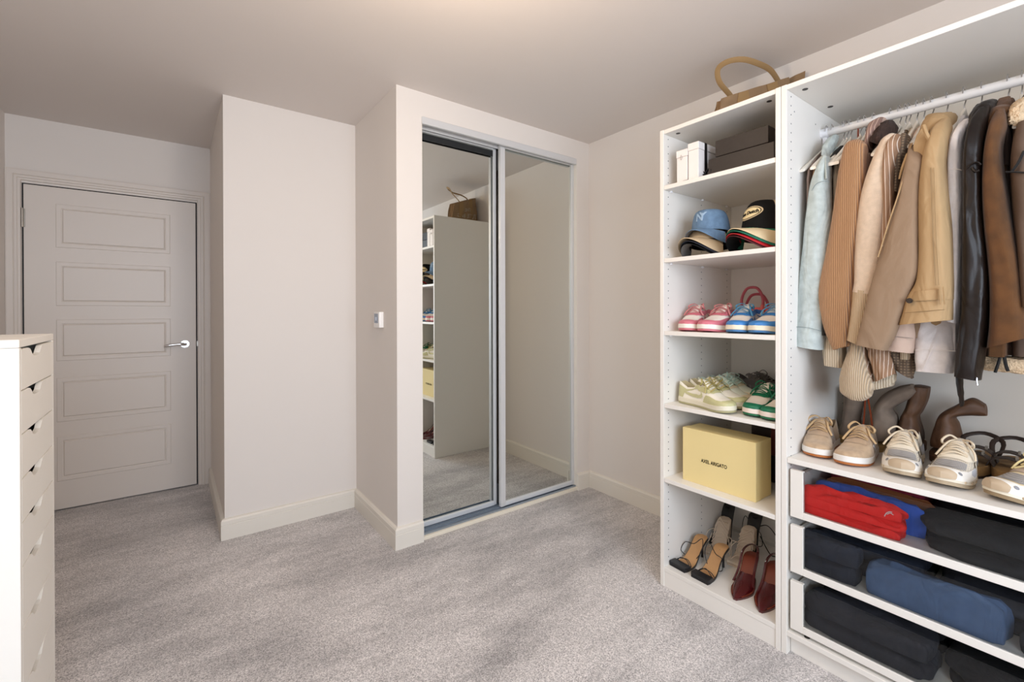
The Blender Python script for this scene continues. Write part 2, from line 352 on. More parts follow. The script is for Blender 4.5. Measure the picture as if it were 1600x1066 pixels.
b = NB(); box(b, XB - .003, XB, YB2 + .002, YA2 - .002, .07, 2.0); mk('back_panel', b, whiteb, t2)
b = NB(); box(b, XF + .002, XB - .004, YB2 + .019, YA2 - .019, .679, .697, .001); mk('shelf', b, whitef, t2)
b = NB(); z = .12
while z < 1.99:
    for xx in (XF + .035, XB - .045):
        disc(b, (xx, YA2 - .018, z), .0026, 'Y', .0006, 6)
        disc(b, (xx, YB2 + .018, z), .0026, 'Y', .0006, 6)
    z += .032
disc(b, (XF + .062, YA2 - .018, 1.93), .0026, 'Y', .0006, 6); disc(b, (XF + .25, YA2 - .018, 1.93), .0026, 'Y', .0006, 6)
mk('pin_holes', b, hole, t2, kind='stuff')
for xx, yy, zz in ((XF + .05, .672, 1.9915), (XF + .28, .672, 1.9915), (XF + .022, .655, .0858)):
    b = NB(); disc(b, (xx, yy, zz), .009, 'Z', .0008, 14); mk('cam_cover', b, MC['cam_dark'], t2)
XR, ZR = 2.045, 1.905
b = NB(); tube(b, [(XR, YA2 - .019, ZR), (XR, YB2 + .019, ZR)], .0155, n=20, sub=1, flat=1.0); mk('clothes_rail', b, mat('rail_white', '#DBD8D5', .35), t2)
for yy in (YA2 - .03, YB2 + .03):
    b = NB(); tube(b, [(XR, yy - .012, ZR), (XR, yy + .012, ZR)], .0195, n=18, sub=1); box(b, XR - .008, XR + .008, yy - .008, yy + .008, ZR - .045, ZR - .012, .003)
    mk('rail_bracket', b, clip, t2)
# glass-fronted drawers
drz = [(.492, .657), (.298, .463), (.097, .267)]
for z0, z1 in drz:
    xd = XF + .008; ya, yb = .703, YB2 + .026
    b = NB(); rl = .024
    box(b, xd, xd + .016, ya - .040, ya, z0, z1, .001); box(b, xd, xd + .016, yb, yb + .040, z0, z1, .001); box(b, xd, xd + .016, yb + .040, ya - .040, z0, z0 + rl, .001)
    df = mk('drawer', b, whitef, t2)
    b = NB(); box(b, xd + .005, xd + .009, yb + .036, ya - .036, z0 + rl - .004, z1 - .003); mk('glass_front', b, gl, df, smooth=None)
    b = NB(); box(b, xd + .016, XB - .03, ya - .012, ya - .001, z0 + .012, z1 - .03); box(b, xd + .016, XB - .03, yb + .001, yb + .012, z0 + .012, z1 - .03)
    box(b, xd + .016, XB - .03, yb + .012, ya - .012, z0 + .012, z0 + .018); box(b, XB - .038, XB - .03, yb + .012, ya - .012, z0 + .018, z1 - .03); mk('drawer_box', b, whitef, df, smooth=None)
    b = NB(); tube(b, [(xd + .012, ya + .002, z0 + .04), (xd + .03, ya + .002, z0 + .04)], .005, n=10, sub=1); box(b, xd + .01, XB - .05, ya + .0005, ya + .006, z0 + .03, z0 + .036); mk('runner', b, steel, df)
# ------------------------------------------------------------------ boxes on the top shelf
z = 1.765
wb = mat('white_card', '#E9E3DF', .5); bk = mat('black_ribbon', '#121214', .35); kb = mat('black_card', '#2B2420', .5, var=.1, vscale=60)
def cbox(name, label, group, m_, x0, x1, y0, y1, z0, z1, lid=.03, liddir='z'):
    t = thing(name, label, 'box', ((x0 + x1) / 2, (y0 + y1) / 2, z0), group=group)
    e = .002
    if liddir == 'z':
        b = NB(); box(b, x0 + e, x1 - e, y0 + e, y1 - e, z0, z1 - lid - .0008, .0008); mk('base', b, m_, t)
        b = NB(); box(b, x0, x1, y0, y1, z1 - lid, z1, .0012); mk('lid', b, m_, t)
    else:
        b = NB(); box(b, x0, x1 - lid - .0008, y0, y1, z0, z1, .0012); mk('lid', b, m_, t)
        b = NB(); box(b, x1 - lid, x1, y0 + e, y1 - e, z0, z1 - e, .0008); mk('base', b, m_, t)
    return t
a = cbox('gift_box', 'small upright white card box with faint grey emblem, beside wardrobe side', 'boxes on the top shelf', wb, 1.755, 1.86, 1.109, 1.163, z, 1.905)
b = NB(); tube(b, [(1.7545, 1.142, 1.872), (1.7545, 1.139, 1.883), (1.7545, 1.134, 1.872), (1.7545, 1.139, 1.862)], .0009, closed=True, n=5); mk('emblem', b, mat('emblem_grey', '#A9A3A0', .5), a, label='faint grey emblem')
a = cbox('gift_box', 'taller upright white box tied with a black ribbon', 'boxes on the top shelf', wb, 1.755, 1.895, 1.058, 1.108, z, 1.921)
b = NB(); box(b, 1.80, 1.818, 1.0565, 1.0578, z, 1.922); box(b, 1.80, 1.818, 1.058, 1.108, 1.9212, 1.922); rb = mk('ribbon', b, bk, a, label='black ribbon')
b = NB(); c0 = Vector((1.800, 1.053, 1.790))
for pts in ([(0, 0, 0), (-.01, .02, .018), (-.02, .036, .010), (-.012, .03, -.008), (0, 0, 0)], [(0, 0, 0), (-.008, -.02, .016), (-.012, -.034, .004), (-.008, -.02, -.01), (0, 0, 0)], [(0, 0, 0), (-.03, .03, -.014), (-.045, .078, -.022)], [(0, 0, 0), (-.012, -.02, -.016), (-.02, -.045, -.022)]):
    tube(b, [c0 + Vector(p) for p in pts], .005, n=6, sub=5, flat=.35)
mk('bow', b, bk, rb)
cbox('black_box', 'long flat black box, lower of the two stacked', 'boxes on the top shelf', kb, 1.785, 2.06, .775, 1.032, z, 1.841, lid=.07)
cbox('black_box', 'long flat black box, resting on the other black box', 'boxes on the top shelf', kb, 1.795, 2.06, .800, 1.008, 1.8415, 1.912, lid=.065)
# cream shoe box
z = .479
cm = mat('shoebox_cream', '#E3CF94', .55)
a = cbox('shoe_box', 'pale yellow shoe box lettered AXEL ARIGATO', None, cm, 1.790, 1.920, .843, 1.155, z, .708, lid=.085, liddir='x')
tb = text_bm('AXEL ARIGATO', .0205, .0003, .0005, .78)
tform(tb, lambda c: (1.7893, 1.012 - c.x, .583 + c.y)); mk('lettering', tb, mat('print_dark', '#3A3124', .6), a, smooth=None, label='dark capital lettering AXEL ARIGATO')
# things behind it
b = NB(); box(b, 2.05, 2.27, .80, .99, z, .735, .02, 3); dk = mat('dark_brown_leather', '#2A1A15', .45, var=.2, vscale=30)
a = thing('leather_bag', 'dark brown bag hidden behind the pale yellow shoe box', 'bag', (2.15, .9, z)); mk('bag_body', b, dk, a)
b = NB(); tube(b, [(2.045, .96, .72), (2.04, .955, .76), (2.04, .9, .775), (2.04, .85, .76), (2.045, .84, .72)], .006, n=8); mk('strap', b, mat('dark_red_leather', '#5E1D17', .4), a, label='dark red strap')
b = NB(); box(b, 2.04, 2.05, .85, .90, .60, .715, .003); mk('front_pocket', b, MC['dark_red_leather'], a)
b = NB(); box(b, 1.96, 2.035, .775, .835, z, .70, .008, 2); mk('storage_pouch', b, mat('olive_card', '#5A5138', .6), label='olive brown pouch squeezed right of the pale yellow shoe box', cat='pouch')

# ------------------------------------------------------------------ sneakers
def interp(T, s):
    if s <= T[0][0]: return T[0][1]
    for (a, va), (c, vc) in zip(T, T[1:]):
        if s <= c:
            k = (s - a) / (c - a); return va + (vc - va) * k
    return T[-1][1]
def sst(a, c, x): x = max(0, min(1, (x - a) / (c - a))); return x * x * (3 - 2 * x)
WT = [(0, 0), (.008, .012), (.025, .020), (.06, .027), (.12, .0315), (.25, .033), (.4, .0345), (.55, .0395), (.68, .0455), (.78, .0465), (.86, .0435), (.92, .037), (.96, .0285), (.985, .018), (1, 0)]
HT = [(0, .082), (.04, .086), (.1, .08), (.2, .066), (.32, .070), (.42, .088), (.5, .0895), (.6, .078), (.7, .0635), (.8, .0515), (.88, .046), (.94, .041), (.98, .036), (1, .031)]
class Shoe:
    def __init__(s, L, mir, zo, zb, wk=1, hk=1, toe=.010): s.run = False; s.L, s.m, s.zo, s.zb, s.wk, s.hk, s.toe = L, mir, zo, zb, wk, hk, toe
    def ctr(s, t): return s.m * (.006 * math.sin(t * PI) - .010 * sst(.55, 1, t))
    def spring(s, t): return s.toe * sst(.72, 1.05, t) ** 1.3 + .003 * sst(.15, 0, t) * 0
    def P(s, t, u, off=0):
        def raw(t, u):
            t = min(max(t, 0), 1); u = max(-1, min(1, u)); w = interp(WT, t) * s.wk; h = s.zbf(t) * .3 + s.zb * .7 + (interp(HT, t) * s.hk - .028); zb_ = s.zbf(t)
            sg = 1 if u >= 0 else -1; v = 1 - abs(u)
            yc = w * (math.cos(v * PI / 2)) ** .75; zc = zb_ + (h - zb_) * math.sin(v * PI / 2) ** .8
            if v < .5: yo = w * (1 - .34 * (v / .5) ** 1.6); zo_ = s.zb + (h - s.zb) * (v / .5) ** .95
            elif v < .6: yo = w * (.66 - .10 * (v - .5) / .1); zo_ = h + .001 * math.sin((v - .5) / .1 * PI)
            else: k = (v - .6) / .4; yo = w * .56 * (1 - k); zo_ = h + (s.zb + .008 - h) * min(1, k * 3.2)
            b_ = sst(.40, .455, t); y = yo * (1 - b_) + yc * b_; z = zo_ * (1 - b_) + zc * b_
            return Vector((s.L * t, s.ctr(t) + sg * y, z + s.spring(t)))
        p = raw(t, u)
        if off:
            e = .012; a = raw(min(t + e, 1), u) - raw(max(t - e, 0), u); c = raw(t, min(u + .03, 1)) - raw(t, max(u - .03, -1)); n = a.cross(c)
            ref = p - Vector((s.L * min(max(t, .15), .80), s.ctr(t), s.zb + .002))
            if n.length < 1e-9 or t > .985: n = ref.copy()
            n.normalize()
            if n.dot(ref) < 0: n = -n
            p = p + n * off
        return p
    def zbf(s, t): return s.zb - (s.zb - .020) * sst(.60, .93, t) if s.run else s.zb
    def outline(s, off, z0_, k=.0):
        def zz(t): return s.zo + (z0_ - s.zo) * (s.zbf(t) - s.zo) / (s.zb - s.zo) if z0_ > s.zo else z0_
        ts = [.5 - .5 * math.cos(PI * i / 22) for i in range(23)]
        r = [Vector((s.L * t + off * (2 * t - 1) * (1 if t in (ts[0], ts[-1]) else .6), s.ctr(t) + interp(WT, t) * s.wk + off * (interp(WT, t) > 0), zz(t) + s.spring(t))) for t in ts]
        l = [Vector((s.L * t + off * (2 * t - 1) * .6, s.ctr(t) - interp(WT, t) * s.wk - off, zz(t) + s.spring(t))) for t in ts[-2:0:-1]]
        return r + l
    def upper(s):
        b = NB(); ts = sorted(set([.5 - .5 * math.cos(PI * i / 34) for i in range(35)] + [.41, .43, .45]))
        us = [-1 + 2 * i / 36 for i in range(37)]
        g = [[b.verts.new(s.P(t, u)) for u in us] for t in ts]
        for i in range(len(ts) - 1):
            for j in range(36):
                try: f = b.faces.new((g[i][j], g[i][j + 1], g[i + 1][j + 1], g[i + 1][j]))
                except ValueError: continue
                if abs((us[j] + us[j + 1]) / 2) < .43 and ts[i] < .41: f.material_index = 1
        bmesh.ops.remove_doubles(b, verts=b.verts, dist=.0002); return b
    def overlay(s, poly, off=.0014):
        b = NB(); vs_ = [b.verts.new((x, y, 0)) for x, y in poly]; b.faces.new(vs_); bmesh.ops.triangulate(b, faces=b.faces[:])
        for k in range(1, 24):
            bmesh.ops.bisect_plane(b, geom=b.verts[:] + b.edges[:] + b.faces[:], plane_co=(k / 24, 0, 0), plane_no=(1, 0, 0))
        for q in (.93, .945, .97, .98, .99, .995):
            bmesh.ops.bisect_plane(b, geom=b.verts[:] + b.edges[:] + b.faces[:], plane_co=(q, 0, 0), plane_no=(1, 0, 0))
        for k in range(1, 20):
            bmesh.ops.bisect_plane(b, geom=b.verts[:] + b.edges[:] + b.faces[:], plane_co=(0, -1 + k / 10, 0), plane_no=(0, 1, 0))
        for v in b.verts: v.co = s.P(v.co.x, v.co.y, off)
        return b
def mirrored(poly): return [(x, -y) for x, y in poly][::-1]
def sneaker(label, group, toe, ang, z, cols, kind='court', mir=1, L=.278, tilt=0):
    """cols: upper, panel, midsole, outsole, lace, lining, logo ; toe = (x, y) of the toe tip, ang = direction the toe points"""
    a = R(ang); dx, dy = math.cos(a), math.sin(a)
    thick = kind == 'runner'
    t = thing('sneaker', label, 'shoe', (toe[0] - dx * L, toe[1] - dy * L, z), a, group)
    s = Shoe(L, mir, .009 if not thick else .012, .027 if not thick else .033, 1.0 if not thick else 1.02, 1.12, .007 if not thick else .016); s.run = thick
    g = [mat(*c[:2], rough=c[2] if len(c) > 2 else .6, **(c[3] if len(c) > 3 else {})) for c in cols]
    up, pan, mid, out, lace, lin_, logo = g
    mk('upper', s.upper(), [up, lin_], t, local=True, smooth=R(60))
    b = NB(); loft(b, [s.outline(-.006, 0), s.outline(.0005, .002), s.outline(.001, s.zo)]); mk('outsole', b, out, t, local=True)
    b = NB(); loft(b, [s.outline(.0005, s.zo), s.outline(.0028, s.zo + .002), s.outline(.0022, s.zb), s.outline(-.001, s.zb + .0035)]); mk('midsole', b, mid, t, local=True)
    # tongue
    b = NB(); rings = []
    for k in range(8):
        q = k / 7; tt = .60 - .20 * q; c = s.P(tt, 0); zc = interp(HT, tt) * s.hk - .028 + s.zb + .002 + .016 * q ** 2
        rings.append([Vector((tt * L - .004 * q * q, c.y + .021 * math.cos(w_) * (1 - .25 * (q - .5) ** 2), zc + .0045 * math.sin(w_) - .004 * math.cos(w_) ** 2)) for w_ in [2 * PI * i / 12 for i in range(12)]])
    loft(b, rings); mk('tongue', b, up if kind != 'suede' else up, t, local=True)
    if kind == 'court':
        mg = [(.55, -1), (.60, -.70), (.68, -.60), (.80, -.56), (.88, -.50), (.915, -.25), (.92, 0), (.915, .25), (.88, .50), (.80, .56), (.68, .60), (.60, .70), (.55, 1), (1, 1), (1, -1)]
        mk('toe_guard', s.overlay(mg), pan, t, local=True, smooth=R(70))
        es = [(.36, -.62), (.46, -.66), (.56, -.64), (.65, -.48), (.70, -.26), (.70, .26), (.65, .48), (.56, .64), (.46, .66), (.36, .62), (.36, .52), (.45, .44), (.64, .20), (.64, -.20), (.45, -.44), (.36, -.52)]
        mk('lace_panel', s.overlay(es, .0022), pan, t, local=True, smooth=R(70))
        for sg in (1, -1):
            hp = [(.004, .97), (.15, .97), (.165, .84), (.18, .72), (.26, .64), (.36, .60), (.36, .56), (.20, .58), (.05, .60), (.004, .64)]
            mk('heel_panel', s.overlay(hp if sg > 0 else mirrored(hp), .0014), pan, t, local=True, smooth=R(70))
            sw = [(.15, .74), (.25, .82), (.36, .895), (.45, .925), (.52, .90), (.545, .82), (.53, .73), (.50, .655), (.495, .66), (.505, .73), (.50, .79), (.46, .82), (.38, .80), (.26, .72), (.15, .69)]
            mk('side_logo', s.overlay(sw if sg > 0 else mirrored(sw), .003), logo, t, local=True, smooth=R(70))
    if kind == 'suede':
        tl = [(.70, -.95), (.72, -.5), (.71, 0), (.72, .5), (.70, .95), (.735, .95), (.745, .5), (.735, 0), (.745, -.5), (.735, -.95)]
        es = [(.38, -.72), (.5, -.70), (.62, -.56), (.715, -.40), (.73, 0), (.715, .40), (.62, .56), (.5, .70), (.38, .72), (.38, .52), (.45, .40), (.665, .17), (.665, -.17), (.45, -.40), (.38, -.52)]
        mk('lace_panel', s.overlay(es, .002), pan, t, local=True, smooth=R(70))
        for sg in (1, -1):
            for x0 in (.40, .475, .55):
                st = [(x0 - .06, .985), (x0 - .015, .985), (x0 + .075, .66), (x0 + .035, .66)]
                mk('side_stripe', s.overlay(st if sg > 0 else mirrored(st), .0026), logo, t, local=True, smooth=R(70))
    if kind == 'runner':
        grey = mat('runner_grey_mesh', '#8C8885', .7, kind='check', hx2='#B9B4AE', period=.0032); silver = mat('runner_silver', '#B6B7BB', .4)
        tm_ = [(.715, -.42), (.80, -.50), (.855, -.30), (.865, 0), (.855, .30), (.80, .50), (.715, .42), (.725, 0)]
        mk('toe_mesh', s.overlay(tm_, .0012), grey, t, local=True, smooth=R(70), label='grey mesh toe panel')
        rand = [(.60, -1), (.66, -.74), (.80, -.60), (.875, -.45), (.90, -.2), (.905, 0), (.90, .2), (.875, .45), (.80, .60), (.66, .74), (.60, 1), (1, 1), (1, -1)]
        bump_ = [(.945, -.62), (.952, -.3), (.955, 0), (.952, .3), (.945, .62), (.965, .98), (1, 1), (1, -1), (.965, -.98)]
        mk('toe_bumper', s.overlay(bump_, .0046), mat('bumper_tan', '#B9A489', .6), t, local=True, smooth=R(70), label='tan toe bumper')
        for sg in (1, -1):
            ov = [(.915 + .014 * math.cos(q), sg * (.62 + .11 * math.sin(q))) for q in [i * PI / 6 for i in range(12)]]
            mk('vent_oval', s.overlay(ov, .0044), mat('vent_grey', '#85868A', .6), t, local=True, smooth=R(70), label='small grey oval vent')
        mk('toe_guard', s.overlay(rand, .0028), mat('runner_white', '#E6E0D6', .45), t, local=True, smooth=R(70))
        es = [(.36, -.85), (.5, -.80), (.62, -.62), (.70, -.40), (.70, .40), (.62, .62), (.5, .80), (.36, .85), (.36, .50), (.45, .42), (.66, .20), (.66, -.20), (.45, -.42), (.36, -.50)]
        mk('lace_panel', s.overlay(es, .0025), pan, t, local=True, smooth=R(70))
        for sg in (1, -1):
            for k, (q0, q1) in enumerate(((.05, .28), (.46, .60), (.63, .73))):
                st = [(q0, .96), (q1, .96), (q1 + .05, .80), (q1 + .02, .68), (q0 + .03, .74)]
                mk('side_panel', s.overlay(st if sg > 0 else mirrored(st), .003), silver if k != 1 else pan, t, local=True, smooth=R(70))
        b = NB()
        for k in range(9):
            for sg in (1, -1):
                tt = .08 + .1 * k; w_ = interp(WT, tt) * s.wk; box(b, L * tt - .006, L * tt + .006, s.ctr(tt) + sg * (w_ + .001) - .002, s.ctr(tt) + sg * (w_ + .001) + .003, s.zo + .003 + s.spring(tt), s.zo + .010 + s.spring(tt), .001)
        mk('sole_lug', b, mat('sole_tan', '#B5A288', .6), t, local=True, kind='stuff')
    # laces
    fl = .35 if kind != 'runner' else .9; rr = .0032 if kind == 'runner' else .0042
    b = NB()
    for k in range(6):
        tt = .455 + .038 * k; w_ = .27 + .015 * k if kind != 'runner' else .33; jj = .012 * (-1) ** k
        p0, p1, pc = s.P(tt - jj, -w_, .004), s.P(tt + jj, w_, .004), s.P(tt, 0, .011)
        tube(b, [p0, pc, p1], rr * .9, n=6, sub=5, flat=fl)
    mk('laces', b, lace, t, local=True)
    b = NB(); c = s.P(.455, 0, .016); rnd = random.Random(label)
    for sg in (1, -1):
        j = lambda q: (rnd.random() - .5) * q
        tube(b, [c, c + Vector((.012 + j(.01), sg * .02, .012 + j(.01))), c + Vector((.030 + j(.015), sg * (.036 + j(.008)), .002)), c + Vector((.020, sg * .032, -.012)), c + Vector((.004, sg * .012, -.001)), c], rr, n=6, sub=5, flat=fl)
        tube(b, [c, c + Vector((.022, sg * .018, .0)), c + Vector((.050 + j(.01), sg * (.034 + j(.01)), -.018)), c + Vector((.062 + j(.02), sg * (.044 + j(.008)), -.040))], rr * .9, n=6, sub=4, flat=fl)
    disc(b, (c.x, c.y, c.z), .005, 'Z', .004, 8)
    mk('lace_bow', b, lace, t, local=True)
    return t
def c4(n, h, r=.55, **k): return (n, h, r, k)
wh = c4('leather_white', '#EAE3DA', .45)
pink = c4('leather_pink', '#C9717F', .5); blue = c4('leather_blue', '#3C7FC0', .5); sage = c4('leather_sage', '#BDB98A', .5); grn = c4('leather_green', '#0E6B4A', .5)
z = 1.126
cp = (wh, pink, c4('sole_white', '#E8E2D8', .5), c4('sole_pink', '#C7707E'), c4('lace_pink', '#C27A7C', .7), c4('lining_pink', '#B86D78', .8), pink)
sneaker('pink and white sneaker nearest the wardrobe side, on third shelf', 'pink sneakers', (1.757, 1.135), 184, z, cp, mir=-1)
sneaker('pink and white sneaker beside the blue pair', 'pink sneakers', (1.753, 1.030), 181, z, cp, mir=1)
cb = (wh, blue, c4('sole_cream', '#E6DCC6', .5), c4('sole_blue', '#3F74A8'), c4('lace_blue', '#4F8EB4', .7), c4('lining_blue', '#2E5F9E', .8), blue)
sneaker('blue and white sneaker beside the pink pair', 'blue sneakers', (1.757, .922), 183, z, cb, mir=-1)
sneaker('blue and white sneaker half hidden by the wardrobe upright', 'blue sneakers', (1.755, .820), 180, z, cb, mir=1)
# coral handbag behind
hb = mat('coral_leather', '#D8605C', .45, var=.08); hh = mat('rose_leather', '#B4505A', .45)
t = thing('handbag', 'small coral pink handbag with round handles behind the sneakers', 'bag', (2.13, 1.0, z))
b = NB(); rings = []
for q, (w_, d_) in enumerate(((.090, .040), (.096, .042), (.094, .036), (.086, .022), (.080, .012))):
    rings.append([(2.14 + d_ * math.sin(i * PI / 8), .99 + w_ * math.copysign(abs(math.cos(i * PI / 8)) ** .5, math.cos(i * PI / 8)), z + q * .026) for i in range(16)])
loft(b, rings); mk('bag_body', b, hb, t)
for xx, tall in ((2.115, .195), (2.16, .165)):
    b = NB(); tube(b, [(xx, 1.055, z + .085), (xx, 1.06, z + tall * .72), (xx, 1.04, z + tall * .95), (xx, 1.012, z + tall), (xx, .985, z + tall * .95), (xx, .965, z + tall * .72), (xx, .97, z + .085)], .0062, n=10, sub=5); mk('handle', b, hh, t)
    b = NB(); tube(b, [(xx - .004, .968, z + .07), (xx - .004, .966, z + .115)], [.011, .006], n=8, sub=1); mk('handle_tab', b, hb, t)
# fourth shelf
z = .807
cg = (c4('leather_offwhite', '#ECE6D6', .45), sage, c4('sole_sage_white', '#D9D3BE', .55), c4('sole_sage', '#A9A47C'), c4('lace_sage', '#A79A60', .7), c4('lining_sage', '#B9AF8C', .8), sage)
sneaker('sage green and white sneaker seen from its side', 'sage green sneakers', (1.775, .915), -102, z, cg, mir=1, L=.284)
sneaker('sage green and white sneaker behind the side-on one', 'sage green sneakers', (1.875, .925), -102, z, cg, mir=-1, L=.286)
cw = (c4('leather_mint', '#DCE0CF', .45), c4('leather_peach', '#D9C9A9', .5), c4('sole_ivory', '#DDD3BE', .5), c4('sole_peach', '#C9B291'), c4('lace_mint', '#B9CFC2', .7), c4('lining_mint', '#BCC9BD', .8), c4('leather_ivory', '#E4DCC8', .5))
sneaker('ivory sneaker with mint laces behind the sage pair', 'ivory sneakers', (1.955, .935), -100, z, cw, mir=1)
sneaker('ivory sneaker with mint laces at the middle of the fourth shelf', 'ivory sneakers', (2.045, .945), -102, z, cw, mir=-1)
cgy = (c4('knit_grey', '#6E6864', .8), c4('suede_grey', '#5E5753', .8), c4('sole_grey', '#9A948C', .6), c4('sole_dark_grey', '#4C4846'), c4('lace_grey', '#736A66', .8), c4('lining_grey', '#4A4442', .8), c4('logo_grey', '#8A847E'))
sneaker('dark grey sneaker lying behind the green pair', 'grey sneakers', (2.135, .885), -97, z, cgy, mir=1)
sneaker('dark grey sneaker against the back panel', 'grey sneakers', (2.235, .885), -95, z, cgy, mir=-1)
cgn = (c4('leather_stone', '#E3D9CC', .45), grn, c4('sole_rose_white', '#E6D9CE', .5), c4('sole_green', '#1F6B47'), c4('lace_green', '#0A6444', .7), c4('lining_green', '#0B4F38', .8), grn)
sneaker('dark green and white sneaker beside the sage pair', 'dark green sneakers', (1.772, .868), 176, z, cgn, mir=-1)
sneaker('dark green and white sneaker cut off by the upright', 'dark green sneakers', (1.758, .778), 178, z, cgn, mir=1, L=.27)
# clothes wardrobe shelf
z = .697
cs = (c4('suede_sand', '#B49A7C', .9, var=.1, vscale=60, sheen=.3), c4('suede_sand_panel', '#AE9376', .9, var=.1, vscale=60, sheen=.3), c4('sole_chalk', '#DCD8D2', .5), c4('sole_gum', '#A8632E', .5), c4('lace_sand', '#C0A076', .8), c4('lining_sand', '#9C866E', .85), c4('stripe_white', '#E4E2E4', .45))
sneaker('sand suede sneaker with gum sole beside the wardrobe side', 'sand suede sneakers', (1.800, .655), 186, z, cs, 'suede', mir=-1, L=.272)
sneaker('sand suede sneaker with white side stripes, second from left', 'sand suede sneakers', (1.788, .545), 184, z, cs, 'suede', mir=1, L=.272)
crn = (c4('runner_mesh_cream', '#CFC3AF', .7, kind='check', hx2='#A8A098', period=.004), c4('runner_cream', '#DDD2BE', .5), c4('runner_sole', '#D8CDB8', .55), c4('runner_outsole', '#A8967C', .6), c4('lace_cream', '#D6C6AC', .8), c4('lining_brown', '#6E5248', .8), c4('logo_silver', '#AEB0B6'))
sneaker('cream and grey running shoe beside the sand suede pair', 'cream running shoes', (1.785, .418), 184, z, crn, 'runner', mir=-1, L=.285)
sneaker('cream and grey running shoe in the middle of the long shelf', 'cream running shoes', (1.782, .308), 181, z, crn, 'runner', mir=1, L=.285)
crm = (c4('runner_mesh_yellow', '#D6C4A0', .7), c4('runner_taupe', '#B09E8E', .6), c4('runner_sole_white', '#E0D6C0', .55), c4('runner_outsole_tan', '#8F7A5C', .6), c4('lace_butter', '#E6D6A0', .8), c4('lining_peach', '#C9AD98', .8), c4('logo_silver2', '#AEB0B6'))
sneaker('cream running shoe with butter yellow laces, far right', None, (1.775, .205), 152, z, crm, 'runner', mir=1, L=.285)

# ------------------------------------------------------------------ heels
def heel_shoe(label, group, toe, ang, z, m_sole, m_bed, L=.20, hz=.085, shape='square', block=False, straps=(), m_strap=None, toe_bar=True, vamp=None, mir=1):
    a = R(ang); t = thing('heeled_sandal' if vamp is None else 'slingback_heel', label, 'shoe', (toe[0] - math.cos(a) * L, toe[1] - math.sin(a) * L, z), a, group)
    WS = {'square': [(0, .006), (.03, .018), (.08, .024), (.2, .0265), (.4, .024), (.6, .031), (.75, .036), (.97, .037), (1, .034)],
          'point': [(0, .006), (.03, .018), (.08, .024), (.2, .026), (.4, .025), (.58, .036), (.70, .036), (.84, .026), (.95, .013), (1, .005)]}[shape]
    zf = lambda s_: .008 + hz * (1 - sst(.12, .66, s_)) + .012 * (0.12 - min(s_, .12))
    def strip(s0, s1, dz0, dz1, k, n=16):
        b = NB(); rings = []
        for i in range(n + 1):
            s_ = s0 + (s1 - s0) * i / n; w_ = interp(WS, s_) * k * 1.12; cc = mir * .004 * math.sin(PI * s_)
            rings.append([(L * s_, cc - w_, zf(s_) + dz0), (L * s_, cc + w_, zf(s_) + dz0), (L * s_, cc + w_, zf(s_) + dz1), (L * s_, cc - w_, zf(s_) + dz1)])
        loft(b, rings); return b
    mk('sole', strip(0, 1, -.008, 0, 1.0), m_sole, t, local=True)
    mk('footbed', strip(.012, .97 if vamp is None else .9, 0, .002, .92), m_bed, t, local=True)
    hw = .012 if not block else .024
    b = NB()
    if block: loft(b, [[(x_, y_, z_) for x_, y_ in ((.004, -.020), (.045, -.022), (.045, .022), (.004, .020))] for z_ in (0,)] + [[(x_, y_, hz + .002) for x_, y_ in ((-.0, -.022), (.052, -.023), (.052, .023), (-.0, .022))]])
    else: loft(b, [[(.020 + .0055 * math.cos(q), .0055 * math.sin(q), 0) for q in [i * PI / 5 for i in range(10)]], [(.020 + .0048 * math.cos(q), .0048 * math.sin(q), hz * .45) for q in [i * PI / 5 for i in range(10)]], [(.024 + .012 * math.cos(q), .011 * math.sin(q), hz * .8) for q in [i * PI / 5 for i in range(10)]], [(.026 + .022 * math.cos(q), .019 * math.sin(q), hz + .0) for q in [i * PI / 5 for i in range(10)]]])
    mk('heel', b, m_sole, t, local=True)
    if toe_bar and vamp is None:
        mk('toe_strap', strip(.80, 1.0, .0015, .011, 1.02, 6), m_strap or m_sole, t, local=True)
    if vamp is not None:
        b = NB(); rings = []
        for i in range(13):
            s_ = .52 + .48 * i / 12; w_ = interp(WS, s_) * 1.03; hgt = .006 + .036 * (1 - (i / 12)) ** .8 
            rings.append([(L * s_ - (.030 * (abs(math.cos(q)) ** 1.2) * (1 - i / 12) if i < 12 else 0), mir * .004 * math.sin(PI * s_) + w_ * math.cos(q), zf(s_) - .006 + hgt * max(math.sin(q), 0) ** .7) for q in [PI * k / 14 for k in range(15)]])
        loft(b, rings, closed=False); mk('vamp', b, vamp, t, local=True, smooth=R(70))
        b = NB(); rings = []
        for i in range(9):
            q = -PI / 2 + PI * i / 8; rings.append([(.030 - .028 * math.cos(q), .024 * math.sin(q), hz + .004), (.031 - .032 * math.cos(q), .026 * math.sin(q), hz + .03)])
        tube(b, [(L * .60, .036, zf(.6) + .010), (L * .42, .030, zf(.42) + .010), (L * .22, .029, zf(.22) + .020), (.014, .020, hz + .036), (-.004, 0, hz + .040), (.014, -.020, hz + .036), (L * .22, -.029, zf(.22) + .020), (L * .42, -.030, zf(.42) + .010), (L * .60, -.036, zf(.6) + .010)], .0055, n=6, sub=5, flat=.35)
        mk('slingback_strap', b, vamp, t, local=True)
        b = NB(); disc(b, (L * .22, -.031, zf(.22) + .020), .004, 'Y', .0015, 10); mk('buckle', b, chrome, t, local=True)
    for pts, r_ in straps:
        b = NB(); tube(b, [(L * p[0], p[1] * mir, zf(min(max(p[0], 0), 1)) + p[2]) for p in pts], r_, n=6, sub=6); mk('strap', b, m_strap or m_sole, t, local=True)
    return t
z = .0852
blk = mat('black_leather', '#15161A', .35); tan = mat('insole_tan', '#B58A5C', .55, var=.06, vscale=30)
